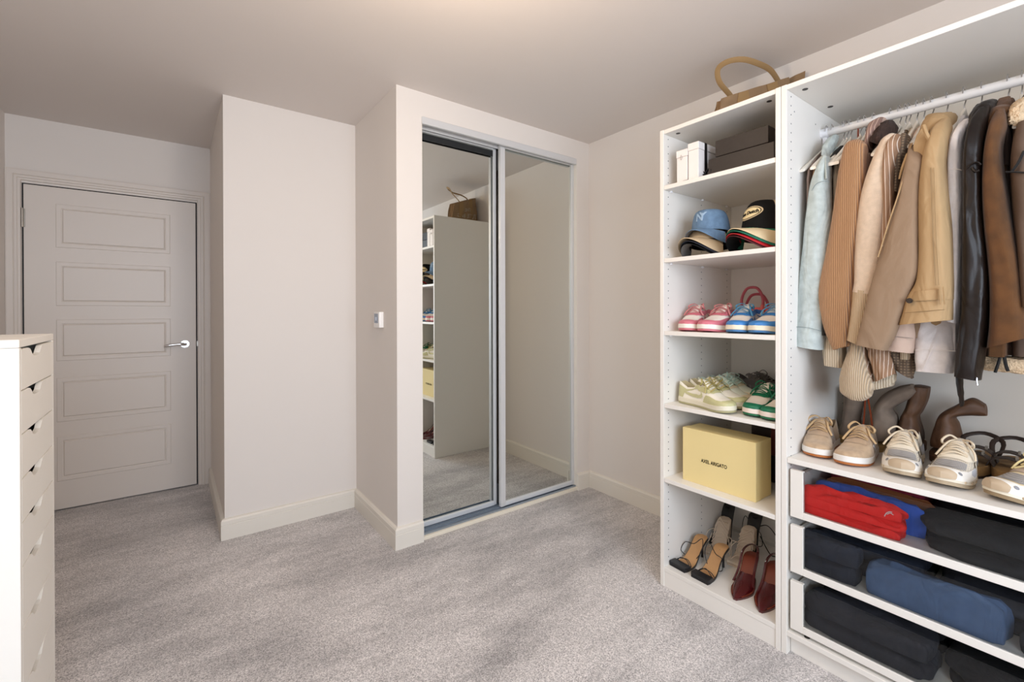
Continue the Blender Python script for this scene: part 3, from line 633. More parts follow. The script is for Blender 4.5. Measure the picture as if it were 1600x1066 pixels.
st = [([(.80, .037, .002), (.76, .015, .022), (.74, -.018, .020), (.72, -.036, .002)], .0017), ([(.74, .036, .002), (.70, .01, .020), (.78, -.02, .018), (.80, -.037, .002)], .0017),
      ([(.50, .026, .0), (.44, .045, .030), (.36, .036, .055), (.40, 0, .030), (.46, -.036, .040), (.54, -.048, .020), (.52, -.028, .0)], .0017)]
heel_shoe('black strappy heeled sandal with tan footbed by the wardrobe side', 'black and tan sandals', (1.768, 1.170), 176, z, blk, tan, straps=st, mir=1)
heel_shoe('black strappy heeled sandal with tan footbed, second from wardrobe side', 'black and tan sandals', (1.764, 1.062), 178, z, blk, tan, straps=st, mir=-1)
bei = mat('beige_suede', '#CDB9A2', .8, var=.08, vscale=40); beil = mat('beige_insole', '#D2BFA8', .6); beis = mat('beige_cord', '#DCCBB6', .7)
sb = [([(.90, .036, .002), (.84, .01, .030), (.80, -.02, .026), (.78, -.036, .002)], .002), ([(.78, .036, .002), (.82, .0, .034), (.90, -.036, .002)], .002)]
for k in range(5):
    o_ = .06 * k; sb.append(([(.54 - o_ * 1.1, .030, 0), (.50 - o_ * .7, .031, .010), (.47 - o_, .01 - .004 * k, .016 - .002 * k), (.50 - o_ * 1.2, -.018, .014), (.56 - o_ * .9, -.031, .008), (.52 - o_, -.028, 0)], .0019))
sb.append(([(.46, .03, .02), (.50, .055, .03), (.62, .058, .012), (.66, .045, -.0), (.58, .05, .03), (.46, .035, .024)], .0016))
sb.append(([(.40, -.03, .02), (.46, -.056, .02), (.60, -.058, .005), (.62, -.04, .02), (.48, -.034, .026)], .0016))
heel_shoe('beige lace-up heeled sandal, left of the beige pair', 'beige lace-up sandals', (1.985, 1.135), 190, z, bei, beil, L=.205, hz=.105, block=True, straps=sb, m_strap=beis, mir=1)
heel_shoe('beige lace-up heeled sandal with a loose cord trailing forward', 'beige lace-up sandals', (1.985, 1.020), 188, z, bei, beil, L=.205, hz=.105, block=True, straps=sb + [([(.6, .02, .03), (.9, -.01, .03), (1.15, -.035, .0), (1.42, -.05, -.005)], .0018)], m_strap=beis, mir=-1)
blm = mat('black_matt', '#1B1816', .5)
heel_shoe('black heeled sandal standing behind the left beige sandal', 'black heeled sandals at the back', (2.09, 1.165), 190, z, blm, blm, L=.19, hz=.145, block=False, straps=st[:2], mir=1)
heel_shoe('black heeled sandal with looped strap behind the right beige sandal', 'black heeled sandals at the back', (2.09, 1.035), 188, z, blm, blm, L=.19, hz=.140, straps=st + [([(.3, -.025, .0), (.32, -.06, .02), (.35, -.10, -.01), (.42, -.115, -.04), (.45, -.08, -.05), (.38, -.03, -.01)], .0022)], mir=-1)
bur = mat('burgundy_patent', '#4C0F13', .18, coat=.5); buri = mat('burgundy_insole', '#7C3520', .5)
heel_shoe('burgundy patent slingback with pointed toe, beside black tan sandal', 'burgundy slingbacks', (1.757, .908), 190, z, bur, buri, L=.245, hz=.085, shape='point', vamp=bur, mir=1)
heel_shoe('burgundy patent slingback with pointed toe, cut off by the upright', 'burgundy slingbacks', (1.760, .812), 190, z, bur, buri, L=.245, hz=.085, shape='point', vamp=bur, mir=-1)
b = NB(); loft(b, [[(2.08 + .05 * math.cos(q), .815 + .032 * math.sin(q), z + h_) for q in [i * PI / 8 for i in range(16)]] for h_ in (0, .012, .05, .10, .15)], cap1=True)
t = thing('ankle_boot', 'black ankle boot at the back behind the burgundy slingbacks', 'shoe', (2.08, .815, z)); mk('shaft', b, blm, t)
b = NB(); box(b, 1.97, 2.13, .783, .847, z, z + .012, .005, 2); loft(b, [[(1.975 + .02 * k + .0, .815 + (.018 + .003 * k) * math.cos(q), z + .012 + (.02 + .008 * k) * max(0, math.sin(q))) for q in [i * PI / 8 for i in range(9)]] for k in range(5)], closed=False); mk('foot', b, blm, t)

# ------------------------------------------------------------------ caps
def cap(label, loc, rz, m_crown, m_brim, m_under=None, r=.083, h=.105, bl=.072, curve=.030, tilt=0, panel=None, group='caps on the second shelf', squash=1, btn=True, roll=0, boxy=.42):
    t = thing('baseball_cap', label, 'cap', loc, rz, group); t.rotation_euler = (roll, tilt, rz)
    b = NB(); rings = []
    for k in range(10):
        q = k / 9; rr = r * (math.cos(q * PI / 2 * .98) ** boxy) * (1 - .12 * q); 
        rings.append([((rr * 1.06) * math.cos(a_) + .010 * q, rr * .94 * math.sin(a_), h * squash * math.sin(q * PI / 2) ** 1.05) for a_ in [2 * PI * i / 36 for i in range(36)]])
    vr = loft(b, rings, cap0=False)
    if panel:
        for f in b.faces:
            c = f.calc_center_median(); a_ = math.degrees(math.atan2(c.y, c.x))
            if abs(a_) < 64 and c.z < h * squash * .97: f.material_index = 1
    mk('crown', b, [m_crown] + ([panel] if panel else []), t, local=True, smooth=R(60))
    b = NB(); n = 20; top = []; 
    def rim(k, f_, dz):
        a_ = R(-78 + 156 * k / n); x0 = r * 1.05 * math.cos(a_); y0 = r * .95 * math.sin(a_)
        ext = bl * (math.cos(a_ * 90 / 80)) ** .55 if abs(a_) < R(77.9) else 0
        y = y0 * (1 + .06 * f_); x = x0 + ext * f_; return Vector((x, y, .006 - curve * ((y / r) ** 2) * (.35 + .65 * f_) - .012 * f_ + dz))
    rings = []
    for k in range(n + 1):
        rings.append([rim(k, f_, .0) for f_ in (0, .25, .5, .75, 1)] + [rim(k, f_, -.0028) for f_ in (1, .75, .5, .25, 0)])
    loft(b, rings)
    for f in b.faces:
        if m_under and f.calc_center_median().z < 1: 
            pass
    bmesh.ops.recalc_face_normals(b, faces=b.faces)
    if m_under:
        for f in b.faces:
            if f.normal.z < -.1: f.material_index = 1
    mk('brim', b, [m_brim, m_under or m_brim], t, local=True, smooth=R(50))
    if btn: b = NB(); disc(b, (.010, 0, h * squash + .001), .006, 'Z', .003, 10); mk('button', b, m_crown, t, local=True)
    return t
z = 1.445
den = mat('denim_mid_blue', '#5F7A96', .9, var=.14, vscale=50, bump=.2, bscale=900); cbe = mat('cap_beige', '#C3AC8B', .85, var=.06); cnv = mat('cap_navy', '#181B27', .8); cbk = mat('cap_black', '#100F0F', .85, spec=.2); ccr = mat('cap_cream', '#CDB994', .85, var=.05)
cgr = mat('cap_green', '#0B6047', .75); crd = mat('cap_red', '#B3121C', .75); cdr = mat('cap_dark_red', '#4A1418', .8); cgy_ = mat('cap_grey_under', '#6F6A66', .85)
aL = PI - R(6); aR = PI - R(18); tb_ = -R(5)
cap('dark grey cap, lowest of the left stack', (1.868, 1.078, z + .044), aL, cbk, cbk, cgy_, curve=.050, squash=.45, tilt=tb_, r=.080, bl=.062)
cap('navy cap between the dark and beige caps, left stack', (1.866, 1.074, z + .054), aL, cnv, cnv, cnv, curve=.052, squash=.5, tilt=tb_, r=.083, bl=.064)
cap('beige cap under the denim cap', (1.866, 1.078, z + .066), aL, cbe, cbe, cbe, curve=.054, squash=.5, tilt=tb_, r=.088, bl=.066)
t = cap('faded blue denim cap topping the left stack', (1.866, 1.068, z + .108), PI - R(2), den, den, cgy_, curve=.050, r=.080, h=.090, tilt=-R(2), bl=.052, boxy=.22)
def onfront(r_, boxy, hh, yy, zz, d):
    q = math.asin(min(.98, max(0, zz / hh)) ** (1 / 1.05)) / (PI / 2); rr = r_ * (max(math.cos(q * PI / 2 * .98), .02) ** boxy) * (1 - .12 * q)
    s_ = max(-.98, min(.98, yy / (rr * .94))); return (rr * 1.06 * math.sqrt(1 - s_ * s_) + .010 * q + d, yy, zz)
for s_, yy, zz in (('N', -.002, .052), ('Y', .010, .056)):
    tb = text_bm(s_, .046, .0012, .0010, 1.0)
    tform(tb, lambda c: onfront(.080, .22, .090, c.x + yy, zz + c.y, .0015 + c.z)); mk('embroidery', tb, mat('thread_pale_blue', '#93ABC2', .8), t, local=True, smooth=None, label='pale interlocking letters')
cap('dark red cap, lowest of the right stack', (1.868, .850, z + .048), aR, cdr, cdr, cbk, curve=.056, squash=.45, r=.086, tilt=tb_, bl=.072)
cap('bright red cap in the right stack', (1.868, .847, z + .056), aR, crd, crd, crd, curve=.056, squash=.5, r=.088, tilt=tb_, bl=.074)
cap('green cap in the right stack under the trucker cap', (1.868, .844, z + .066), aR, cgr, cgr, cgr, curve=.055, squash=.5, r=.090, tilt=tb_, bl=.075)
t = cap('black and cream trucker cap with an oval lettered badge', (1.868, .842, z + .072), aR, ccr, ccr, cgr, curve=.052, r=.088, h=.122, panel=cbk, tilt=-R(6), boxy=.32, bl=.074)
oval = lambda rx, rz, n=32: [(rx * math.cos(2 * PI * i / n), rz * math.sin(2 * PI * i / n)) for i in range(n)]
badge = lambda c, d: onfront(.088, .32, .122, c.x - .004, .066 + c.y + c.x * .12, d + c.z)
def patch(rx, rz, d0, m_, nm):
    b = NB(); rr = [[Vector((x * f, y * f, 0)) for x, y in oval(rx, rz)] for f in (.05, .35, .7, 1)]
    loft(b, rr, cap0=True, cap1=False); tform(b, lambda c: badge(c, d0)); mk(nm, b, m_, t, local=True, smooth=R(60))
patch(.050, .026, .0018, ccr, 'badge'); patch(.046, .0225, .0024, cbk, 'badge_line'); patch(.0435, .020, .0029, mat('badge_cream', '#E2CFA0', .8), 'badge_field')
tb = text_bm('Von Dutch', .019, .0004, .0007, .95); tform(tb, lambda c: badge(c, .0040)); mk('lettering', tb, cbk, t, local=True, smooth=None, label='black lettering Von Dutch')
# ------------------------------------------------------------------ tote bag on the wardrobe top
zt = 2.0105
jute = mat('jute_canvas', '#8D7355', .9, var=.08, vscale=25, bump=.35, bscale=700); jute2 = mat('jute_handle', '#94774F', .85, bump=.3, bscale=600)
def atm(px, py, X, yplane=2.315):
    p = at(px, py, X=X); return Vector((p.x, 2 * yplane - p.y, p.z))
t = thing('tote_bag', 'slumped brown canvas tote bag on top of the tall wardrobe unit', 'bag', (2.1, 1.03, zt))
# corner columns: near-left, near-right (gusset), far-right, far-left ; bottom and top
FA = (Vector((1.95, 1.13, zt)), Vector((2.292, 1.02, zt)), Vector((2.29, .985, zt + .268)), Vector((1.995, 1.112, zt + .155)))       # lettered face
FB = (Vector((1.935, 1.085, zt)), Vector((2.285, .875, zt)), Vector((2.245, .912, zt + .262)), Vector((1.965, 1.070, zt + .150)))    # rear face
def bil(Q, u, v, bulge=0, nrm=None):
    p = (Q[0] * (1 - u) + Q[1] * u) * (1 - v) + (Q[3] * (1 - u) + Q[2] * u) * v
    if nrm is not None: p = p + nrm * (bulge * math.sin(PI * u) * (.35 + .65 * math.sin(PI * min(v * 1.0, 1))) + .0035 * math.sin(9 * u + 5 * v) + .003 * math.sin(17 * u - 7 * v))
    return p
nA = (FA[1] - FA[0]).cross(Vector((0, 0, 1))).normalized(); nA = nA if nA.y > 0 else -nA; nB = -nA
def sheet(Q, nrm, bulge, nu=18, nv=10, th=.003):
    b = NB(); o = [[bil(Q, i / nu, j / nv, bulge, nrm) for i in range(nu + 1)] for j in range(nv + 1)]
    a = [[b.verts.new(p) for p in r] for r in o]; c = [[b.verts.new(p - nrm * th) for p in r] for r in o]
    for j in range(nv):
        for i in range(nu):
            b.faces.new((a[j][i], a[j][i + 1], a[j + 1][i + 1], a[j + 1][i])); b.faces.new((c[j][i], c[j + 1][i], c[j + 1][i + 1], c[j][i + 1]))
    ring = [(0, i) for i in range(nu)] + [(j, nu) for j in range(nv)] + [(nv, i) for i in range(nu, 0, -1)] + [(j, 0) for j in range(nv, 0, -1)]
    for (j, i), (k, l) in zip(ring, ring[1:] + ring[:1]): b.faces.new((a[j][i], a[k][l], c[k][l], c[j][i]))
    return b
mk('front_panel', sheet(FA, nA, .014), jute, t); mk('back_panel', sheet(FB, nB, .010), jute, t)
G1 = (FA[1], FB[1], Vector((2.292, .862, zt + .285)), FA[2]); mk('gusset', sheet(G1, Vector((1, .1, 0)).normalized() * .3, -.03), jute, t)
G2 = (FB[0], FA[0], FA[3], FB[3]); mk('gusset', sheet(G2, Vector((-1, .2, 0)).normalized(), -.02), jute, t)
G3 = (FA[0], FA[1], FB[1], FB[0]); mk('base_panel', sheet(G3, Vector((0, 0, -1)) * .01, 0), jute, t)
def hpt(L_): return L_
b = NB(); X_ = [2.09, 2.05, 1.985, 1.957, 1.96, 2.0, 2.07, 2.15, 2.21, 2.24]
pp = [(1150, 164), (1140, 148), (1124, 128), (1122, 108), (1138, 96), (1162, 93), (1186, 100), (1203, 109), (1213, 122), (1219, 134)]
tube(b, [at(px, py, X=x) for (px, py), x in zip(pp, X_)], .0115, n=8, sub=5, flat=.30); mk('handle', b, jute2, t)
for Q, n_ in ((FA, nA), (FB, nB)):
    for u0, u1 in ((.22, .36), (.66, .80)):
        b = NB(); rows = [[bil(Q, u0 + (u1 - u0) * k / 4, v, .012, n_) + n_ * .004 for k in range(5)] for v in (.25, .45, .65, .85, .99)]
        rr = [[p for p in r] + [p - n_ * .003 for p in r[::-1]] for r in rows]; loft(b, rr); mk('handle_patch', b, jute2, t)
for txt, u_, v_, sz in (('THE', .56, .56, .050), ('TOTE BAG', .55, .30, .056)):
    tb = text_bm(txt, sz, .0003, .0002, 1.05)
    def fm(c):
        u = u_ - c.x / .36; v = v_ + c.y / .23; return bil(FA, u, v, .014, nA) + nA * .0022
    tform(tb, fm); mk('lettering', tb, mat('print_white', '#D8D0C2', .7), t, smooth=None, label='white lettering ' + txt)

# ------------------------------------------------------------------ hangers
hwm = mat('hanger_white', '#E6DFD3', .4)
RODZ = 1.9205
def hanger(label, px, py, tw=0, tiltY=0, span=.205):
    p = at(px, py, X=XR); Y = p.y
    t = thing('coat_hanger', label, 'hanger', (XR, Y, RODZ + .003), tw, 'white hangers on the rail'); t.rotation_euler = (0, tiltY, tw)
    b = NB(); pts = [(-.0175, 0, -.020), (-.020, 0, -.004), (-.012, 0, .0075), (0, 0, .0105), (.014, 0, .007), (.0205, 0, -.006), (.017, 0, -.020), (.005, 0, -.034), (0, 0, -.045), (0, 0, -.068)]
    pts = [(0, 0, 0)]
    pts = [(-.0225, 0, -.018), (-.0205, 0, -.004), (-.012, 0, .006), (0, 0, .0095 - .007), (.0155, 0, -.001), (.0215, 0, -.013), (.020, 0, -.026), (.010, 0, -.040), (.001, 0, -.050), (0, 0, -.064)]
    tube(b, pts, .0019, n=6, sub=4); mk('hook', b, chrome, t, local=True)
    b = NB(); rings = []
    for k in range(25):
        q = -1 + 2 * k / 24; x = span * q; zc = -.074 - .125 * abs(q) ** .95; hh = .014 - .006 * abs(q); ww = .0052 + .0045 * sst(.55, 1, abs(q))
        if k in (0, 24): hh *= .7
        rings.append([(x, ww * math.copysign(abs(math.cos(a_)) ** .6, math.cos(a_)), zc + hh * math.copysign(abs(math.sin(a_)) ** .6, math.sin(a_))) for a_ in [2 * PI * (i + .5) / 10 for i in range(10)]])
    loft(b, rings); mk('shoulder_bar', b, hwm, t, local=True, smooth=R(50))
    return Y
# ------------------------------------------------------------------ garments
def sp(v, e): return math.copysign(abs(v) ** e, v)
def drape(rows, n=44, sub=7, fold=.05, folds=5, seed=0, ex=.8, hollow=True, exz=1.0):
    """loft through rows (xl, yl, xr, yr, X, depth): the photograph's left and right edge of the cloth on the plane X"""
    rd = random.Random(seed); ph = [rd.random() * 6.28 for _ in range(4)]
    cs, hs, ds = [], [], []
    for xl, yl, xr, yr, X, dp in rows:
        a = at(xl, yl, X=X); c = at(xr, yr, X=X); cs.append((a + c) / 2); hs.append((c - a) / 2); ds.append(Vector((dp / 2, 0, 0)))
    cs, hs, ds = cr(cs, sub), cr(hs, sub), cr(ds, sub); rings = []; m_ = len(cs)
    for k, (c, h, d) in enumerate(zip(cs, hs, ds)):
        v = k / max(m_ - 1, 1); r = []
        for i in range(n):
            a = 2 * PI * i / n
            f = 1 + fold * (.55 * math.sin(folds * a + ph[0] + 2.2 * v) + .35 * math.sin((folds + 3) * a + ph[1] - 3 * v) + .25 * math.sin(7 * v * 3 + ph[2] + 2 * a) - .9 * max(0, math.sin(2 * a + 7 * v + ph[3])) ** 7 - .6 * max(0, math.sin(3 * a - 11 * v + ph[1])) ** 8)
            r.append(c + h * (sp(math.cos(a), ex) * f) + d * (sp(math.sin(a), ex) * f))
        rings.append(r)
    c0 = sum(rings[0], Vector()) / n
    rings = [[c0 + (p - c0) * .5 + Vector((0, 0, .004)) for p in rings[0]]] + rings
    b = NB()
    if hollow:
        c1 = sum(rings[-1], Vector()) / n; up = (sum(rings[-3], Vector()) / n - c1).normalized()
        rings.append([c1 + (p - c1) * .90 + up * .001 for p in rings[-1]]); rings.append([c1 + (p - c1) * .84 + up * .03 for p in rings[-2]])
    loft(b, rings); return b
def body_bm(Y, th, zt_, zb_, x0=1.86, x1=2.23, drop=.11, seed=0, flare=0.0, n=44, sub=22, fold=.16, shift=0):
    rd = random.Random(seed + 5); ph = [rd.random() * 6.28 for _ in range(4)]; b = NB(); rings = []; xc = XR
    for k in range(sub + 1):
        v = k / sub; z = zt_ + (zb_ - zt_) * v; dz = zt_ - z
        q = min(1, (dz / drop)) ** .8 if drop else 1
        xa = xc - .055 - (xc - .055 - x0) * q; xb = xc + .055 + (x1 - xc - .055) * q
        w = th / 2 * (.55 + .45 * min(1, dz / .06)) * (1 + flare * v); r = []
        for i in range(n):
            a = 2 * PI * i / n; cx_ = sp(math.cos(a), .75); sy = sp(math.sin(a), .45)
            wob = 1 + fold * math.sin(cx_ * 9 + ph[0] + v) + fold * .6 * math.sin(cx_ * 21 + ph[1] - 2 * v)
            r.append(Vector(((xa + xb) / 2 + (xb - xa) / 2 * cx_, Y + shift * v + w * sy * wob + .004 * math.sin(cx_ * 5 + ph[2]) * v, z + (.006 * math.sin(cx_ * 6 + ph[3]) if k == sub else 0))))
        rings.append(r)
    c1 = sum(rings[-1], Vector()) / n; rings.append([c1 + (p - c1) * .95 + Vector((0, 0, .02)) for p in rings[-1]])
    loft(b, rings); return b
def strip_on(rows_pts, th, X):
    pass
# hook pixels: (x, y of rail top) -> label of the hanger, garment builder
HK = [(1293, 196, 'white hanger nearest the wardrobe upright'), (1301, 195, 'white hanger holding the light brown slip, second on the rail'), (1318, 190, 'white hanger inside the pale denim jacket'), (1323, 188, 'white hanger carrying the black top'),
      (1329, 187, 'white hanger just left of the ribbed brown cardigan'), (1344, 183, 'white hanger inside the ribbed brown cardigan'), (1352, 181, 'white hanger right behind the ribbed brown cardigan'), (1366, 179, 'white hanger under the mauve striped collar'),
      (1392, 171, 'white hanger with the dark brown fluffy jacket'), (1406, 168, 'white hanger above the oatmeal jumper'), (1415, 166, 'white hanger of the pinstriped shirt'), (1421, 164, 'white hanger of the dark patterned shirt'),
      (1433, 161, 'white hanger of the cream cable jumper'), (1444, 158, 'white hanger of the pale blush shirt'), (1457, 155, 'white hanger inside the taupe coat'), (1480, 149, 'white hanger inside the beige trench coat'),
      (1507, 142, 'white hanger of the pale grey sweatshirt'), (1534, 136, 'white hanger hidden in the black leather jacket'), (1576, 126, 'white hanger of the brown suede coat'), (1597, 120, 'white hanger of the shearling jacket, at the picture edge')]
YH = []
for k, (px, py, lb) in enumerate(HK):
    YH.append(hanger(lb, px, py, tw=R([-3, 2, 5, -4, 2, -3, 3, -2, 2, -2, 1, -2, 2, 3, -3, 2, -2, 3, -3, 2][k]), span=.205 if k < 17 else .165))
cloth = {}
def garment(name, label, cat, Y, z0=1.2):
    return thing(name, label, cat, (XR, Y, z0), group='clothes hanging on the rail')
# fabrics
f_taupe = mat('cloth_mauve_taupe', '#857268', .85); f_tan = mat('cloth_warm_tan', '#A5805F', .85)
f_denim = mat('denim_bleached', '#B0BAB8', .88, var=.12, vscale=45, bump=.25, bscale=1400, wr=.5); f_seam = mat('denim_seam', '#6F7C80', .85)
f_black = mat('cloth_black', '#171412', .85)
f_ribc = mat('knit_cream_rib', '#CDBFA8', .9, kind='rib', hx2='#A5957E', period=.007, bump=.5)
f_ribb = mat('knit_brown_rib', '#B98B60', .9, kind='rib', hx2='#8C6340', period=.0052, bump=.7, sheen=.2)
f_mauve = mat('shirt_mauve_stripe', '#8A6C60', .8, kind='stripe', hx2='#C0A392', period=.008)
f_dkfur = mat('fleece_dark_brown', '#37261F', .95, var=.3, vscale=90, bump=.8, bscale=300)
f_oat = mat('wool_oatmeal', '#CDB59C', .92, var=.07, vscale=70, bump=.4, bscale=700, sheen=.3); f_oatr = mat('wool_oatmeal_rib', '#CDB494', .92, kind='rib', hx2='#A98F6E', period=.005, bump=.5)
f_pin = mat('shirt_pinstripe', '#8F6E54', .75, kind='stripe', hx2='#E8D9CA', period=.0095, thr=(.955, .985), wr=.4)
f_chk = mat('shirt_check', '#5A4A3C', .85, kind='check', hx2='#8E7A62', period=.009, wr=.3)
f_cab = mat('knit_cable_cream', '#C9B396', .95, kind='cable', hx2='#A08A6E', period=.0052, bump=.7, sheen=.2, stretch=(1, 1, .45), wr=.3)
f_blush = mat('shirt_blush', '#C2A795', .8, wr=.4); f_shirtg = mat('shirt_greige', '#9D8D82', .8)
f_coat = mat('coat_taupe', '#8C735B', .85, bump=.15, bscale=900, wr=.3)
f_tr = mat('trench_beige', '#A98A62', .8, bump=.12, bscale=900, wr=.42); f_trd = mat('trench_seam', '#7E6543', .85)
f_swe = mat('sweat_pale_grey', '#D8D2D0', .9, var=.05, vscale=60, bump=.2, bscale=900, wr=.4)
f_lea = mat('leather_black_brown', '#170E09', .42, var=.2, vscale=30, bump=.10, bscale=380, wr=.35, spec=.3)
f_sue = mat('suede_brown', '#563515', .95, var=.26, vscale=20, bump=.2, bscale=500, sheen=.1, wr=.2); f_sued = mat('suede_dark_lining', '#2A1A12', .9)
f_she = mat('shearling_leather', '#5F4C3F', .6, var=.1, vscale=20, wr=.2); f_fur = mat('shearling_fleece', '#D2B795', 1, var=.15, vscale=60, bump=1.0, bscale=220)
btn_m = mat('button_dark_horn', '#2C211A', .3)
# 1, 2 thin slips at the left end
t = garment('slip_dress', 'thin mauve taupe garment hanging first by the wardrobe upright', 'clothes', YH[0])
mk('body', body_bm(YH[0] - .004, .012, 1.826, 1.085, 1.845, 2.235, drop=.11, seed=1, fold=.3), f_taupe, t)
t = garment('slip_dress', 'thin warm tan garment between the first two hangers and pale denim', 'clothes', YH[1])
mk('body', body_bm(YH[1] - .002, .012, 1.826, 1.12, 1.85, 2.235, drop=.11, seed=2, fold=.3), f_tan, t)
# 3 denim jacket
t = garment('denim_jacket', 'pale bleached denim jacket with a stitched cuff', 'clothes', YH[2])
mk('body', body_bm(YH[2] + .003, .036, 1.826, 1.19, 1.87, 2.22, seed=3), f_denim, t)
A = 1.86; D = .085
mk('sleeve', drape([(1288, 244, 1297, 246, A, .05), (1280, 262, 1298, 264, A, .08), (1269, 290, 1298, 293, A, D), (1262, 330, 1300, 333, A, D), (1257, 380, 1299, 383, A, D), (1251, 430, 1297, 434, A, D), (1246, 480, 1292, 486, A, D), (1243, 508, 1288, 516, A, D)], seed=3, fold=.035, hollow=False), f_denim, t)
mk('cuff', drape([(1242, 508, 1288, 516, A, .088), (1242, 523, 1288, 532, A, .092), (1242, 539, 1286, 547, A, .090)], seed=3, fold=.02), f_denim, t)
b = NB(); tube(b, [at(1268, 298, X=A - .043), at(1276, 287, X=A - .046), at(1288, 283, X=A - .045), at(1296, 285, X=A - .04)], .0008, n=5, sub=3); tube(b, [at(1243, 511, X=A - .045), at(1262, 512, X=A - .049), at(1284, 518, X=A - .040)], .0008, n=5, sub=3); mk('seam', b, f_seam, t)
b = NB(); tube(b, [at(1290, 247, X=1.835), at(1290, 262, X=1.825), at(1291, 280, X=1.822)], .0065, n=8, sub=3, flat=.4); mk('shoulder_tab', b, f_denim, t)
mk('collar', drape([(1302, 213, 1310, 212, 1.99, .04), (1294, 219, 1308, 219, 1.97, .06), (1287, 232, 1299, 236, 1.93, .06), (1285, 244, 1297, 247, 1.90, .05)], seed=8, fold=.08), f_denim, t)
# 4 black
t = garment('blouse', 'black top hanging between pale denim jacket and ribbed cardigan', 'clothes', YH[3])
mk('body', body_bm(YH[3] + .001, .020, 1.826, 1.13, 1.835, 2.25, drop=.11, seed=4), f_black, t)
# 5 cream rib
t = garment('knit_top', 'cream ribbed knit whose frayed hem shows under the brown cardigan', 'clothes', YH[4])
mk('body', body_bm(YH[4] - .003, .022, 1.826, 1.10, 1.88, 2.2, seed=5), f_ribc, t)
mk('hem', drape([(1290, 505, 1322, 500, 1.90, .06), (1287, 530, 1321, 527, 1.90, .07), (1287, 552, 1321, 552, 1.90, .075), (1289, 570, 1320, 575, 1.90, .07)], seed=5, fold=.03), f_ribc, t)
# 6 brown rib cardigan
t = garment('cardigan', 'chunky brown ribbed cardigan with a wide sleeve', 'clothes', YH[5])
mk('body', body_bm(YH[5] - .006, .040, 1.826, 1.13, 1.87, 2.22, seed=6), f_ribb, t)
A = 1.85; D = .10
mk('sleeve', drape([(1334, 220, 1350, 221, A, .05), (1322, 230, 1354, 232, A, .09), (1314, 262, 1354, 266, A, D), (1308, 300, 1351, 304, A, D), (1301, 350, 1347, 355, A, D), (1292, 400, 1340, 404, A, D), (1283, 440, 1337, 444, A, D), (1281, 470, 1336, 474, A, D), (1287, 505, 1333, 500, A, .09), (1298, 535, 1328, 528, A, .08), (1304, 547, 1330, 540, A, .07)], seed=6, fold=.03), f_ribb, t)
# 7 plain hanger gets dark olive vest body
t = garment('vest', 'dark brown vest squeezed behind the ribbed brown cardigan', 'clothes', YH[6])
mk('body', body_bm(YH[6] - .004, .020, 1.826, 1.15, 1.90, 2.2, seed=7), mat('cloth_dark_olive', '#3E3026', .85), t)
# 8 mauve stripe shirt
t = garment('striped_shirt', 'mauve brown striped shirt with an upright collar', 'clothes', YH[7])
mk('body', body_bm(YH[7] - .004, .030, 1.826, 1.10, 1.875, 2.22, seed=8), f_mauve, t)
mk('collar', drape([(1372, 188, 1384, 185, 2.0, .06), (1361, 196, 1381, 193, 1.98, .09), (1357, 210, 1380, 205, 1.965, .12), (1356, 230, 1368, 225, 1.96, .12), (1356, 250, 1362, 246, 1.96, .09)], seed=9, fold=.05), f_mauve, t)
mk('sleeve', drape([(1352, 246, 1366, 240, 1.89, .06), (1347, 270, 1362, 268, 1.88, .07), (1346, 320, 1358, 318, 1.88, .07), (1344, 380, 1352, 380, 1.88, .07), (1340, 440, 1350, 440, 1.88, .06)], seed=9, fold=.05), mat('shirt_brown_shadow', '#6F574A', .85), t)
# 9 dark fluffy
t = garment('fleece_jacket', 'dark brown fluffy jacket behind the oatmeal jumper', 'clothes', YH[8])
mk('body', body_bm(YH[8] + .008, .045, 1.826, 1.13, 1.88, 2.22, seed=9), f_dkfur, t)
mk('collar', drape([(1384, 194, 1397, 190, 2.0, .08), (1376, 200, 1402, 200, 1.98, .12), (1366, 214, 1396, 222, 1.95, .12), (1361, 224, 1386, 234, 1.93, .10)], seed=3, fold=.10), f_dkfur, t)
# 10 oatmeal jumper
t = garment('jumper', 'oatmeal wool jumper with ribbed sleeve end', 'clothes', YH[9])
mk('body', body_bm(YH[9] + .006, .045, 1.826, 1.15, 1.88, 2.22, seed=10), f_oat, t)
A = 1.85; D = .10
mk('sleeve', drape([(1390, 211, 1404, 212, A, .05), (1379, 222, 1404, 224, A, .09), (1368, 245, 1398, 247, A, D), (1358, 270, 1392, 273, A, D), (1346, 310, 1388, 313, A, D), (1340, 350, 1385, 353, A, D), (1337, 400, 1382, 404, A, D), (1336, 440, 1378, 446, A, D), (1334, 456, 1376, 462, A, D)], seed=10, fold=.03, hollow=False), f_oat, t)
mk('ribbed_cuff', drape([(1335, 452, 1376, 458, A, .099), (1331, 490, 1366, 498, A, .09), (1325, 530, 1356, 542, A, .08)], seed=10, fold=.025), f_oatr, t)
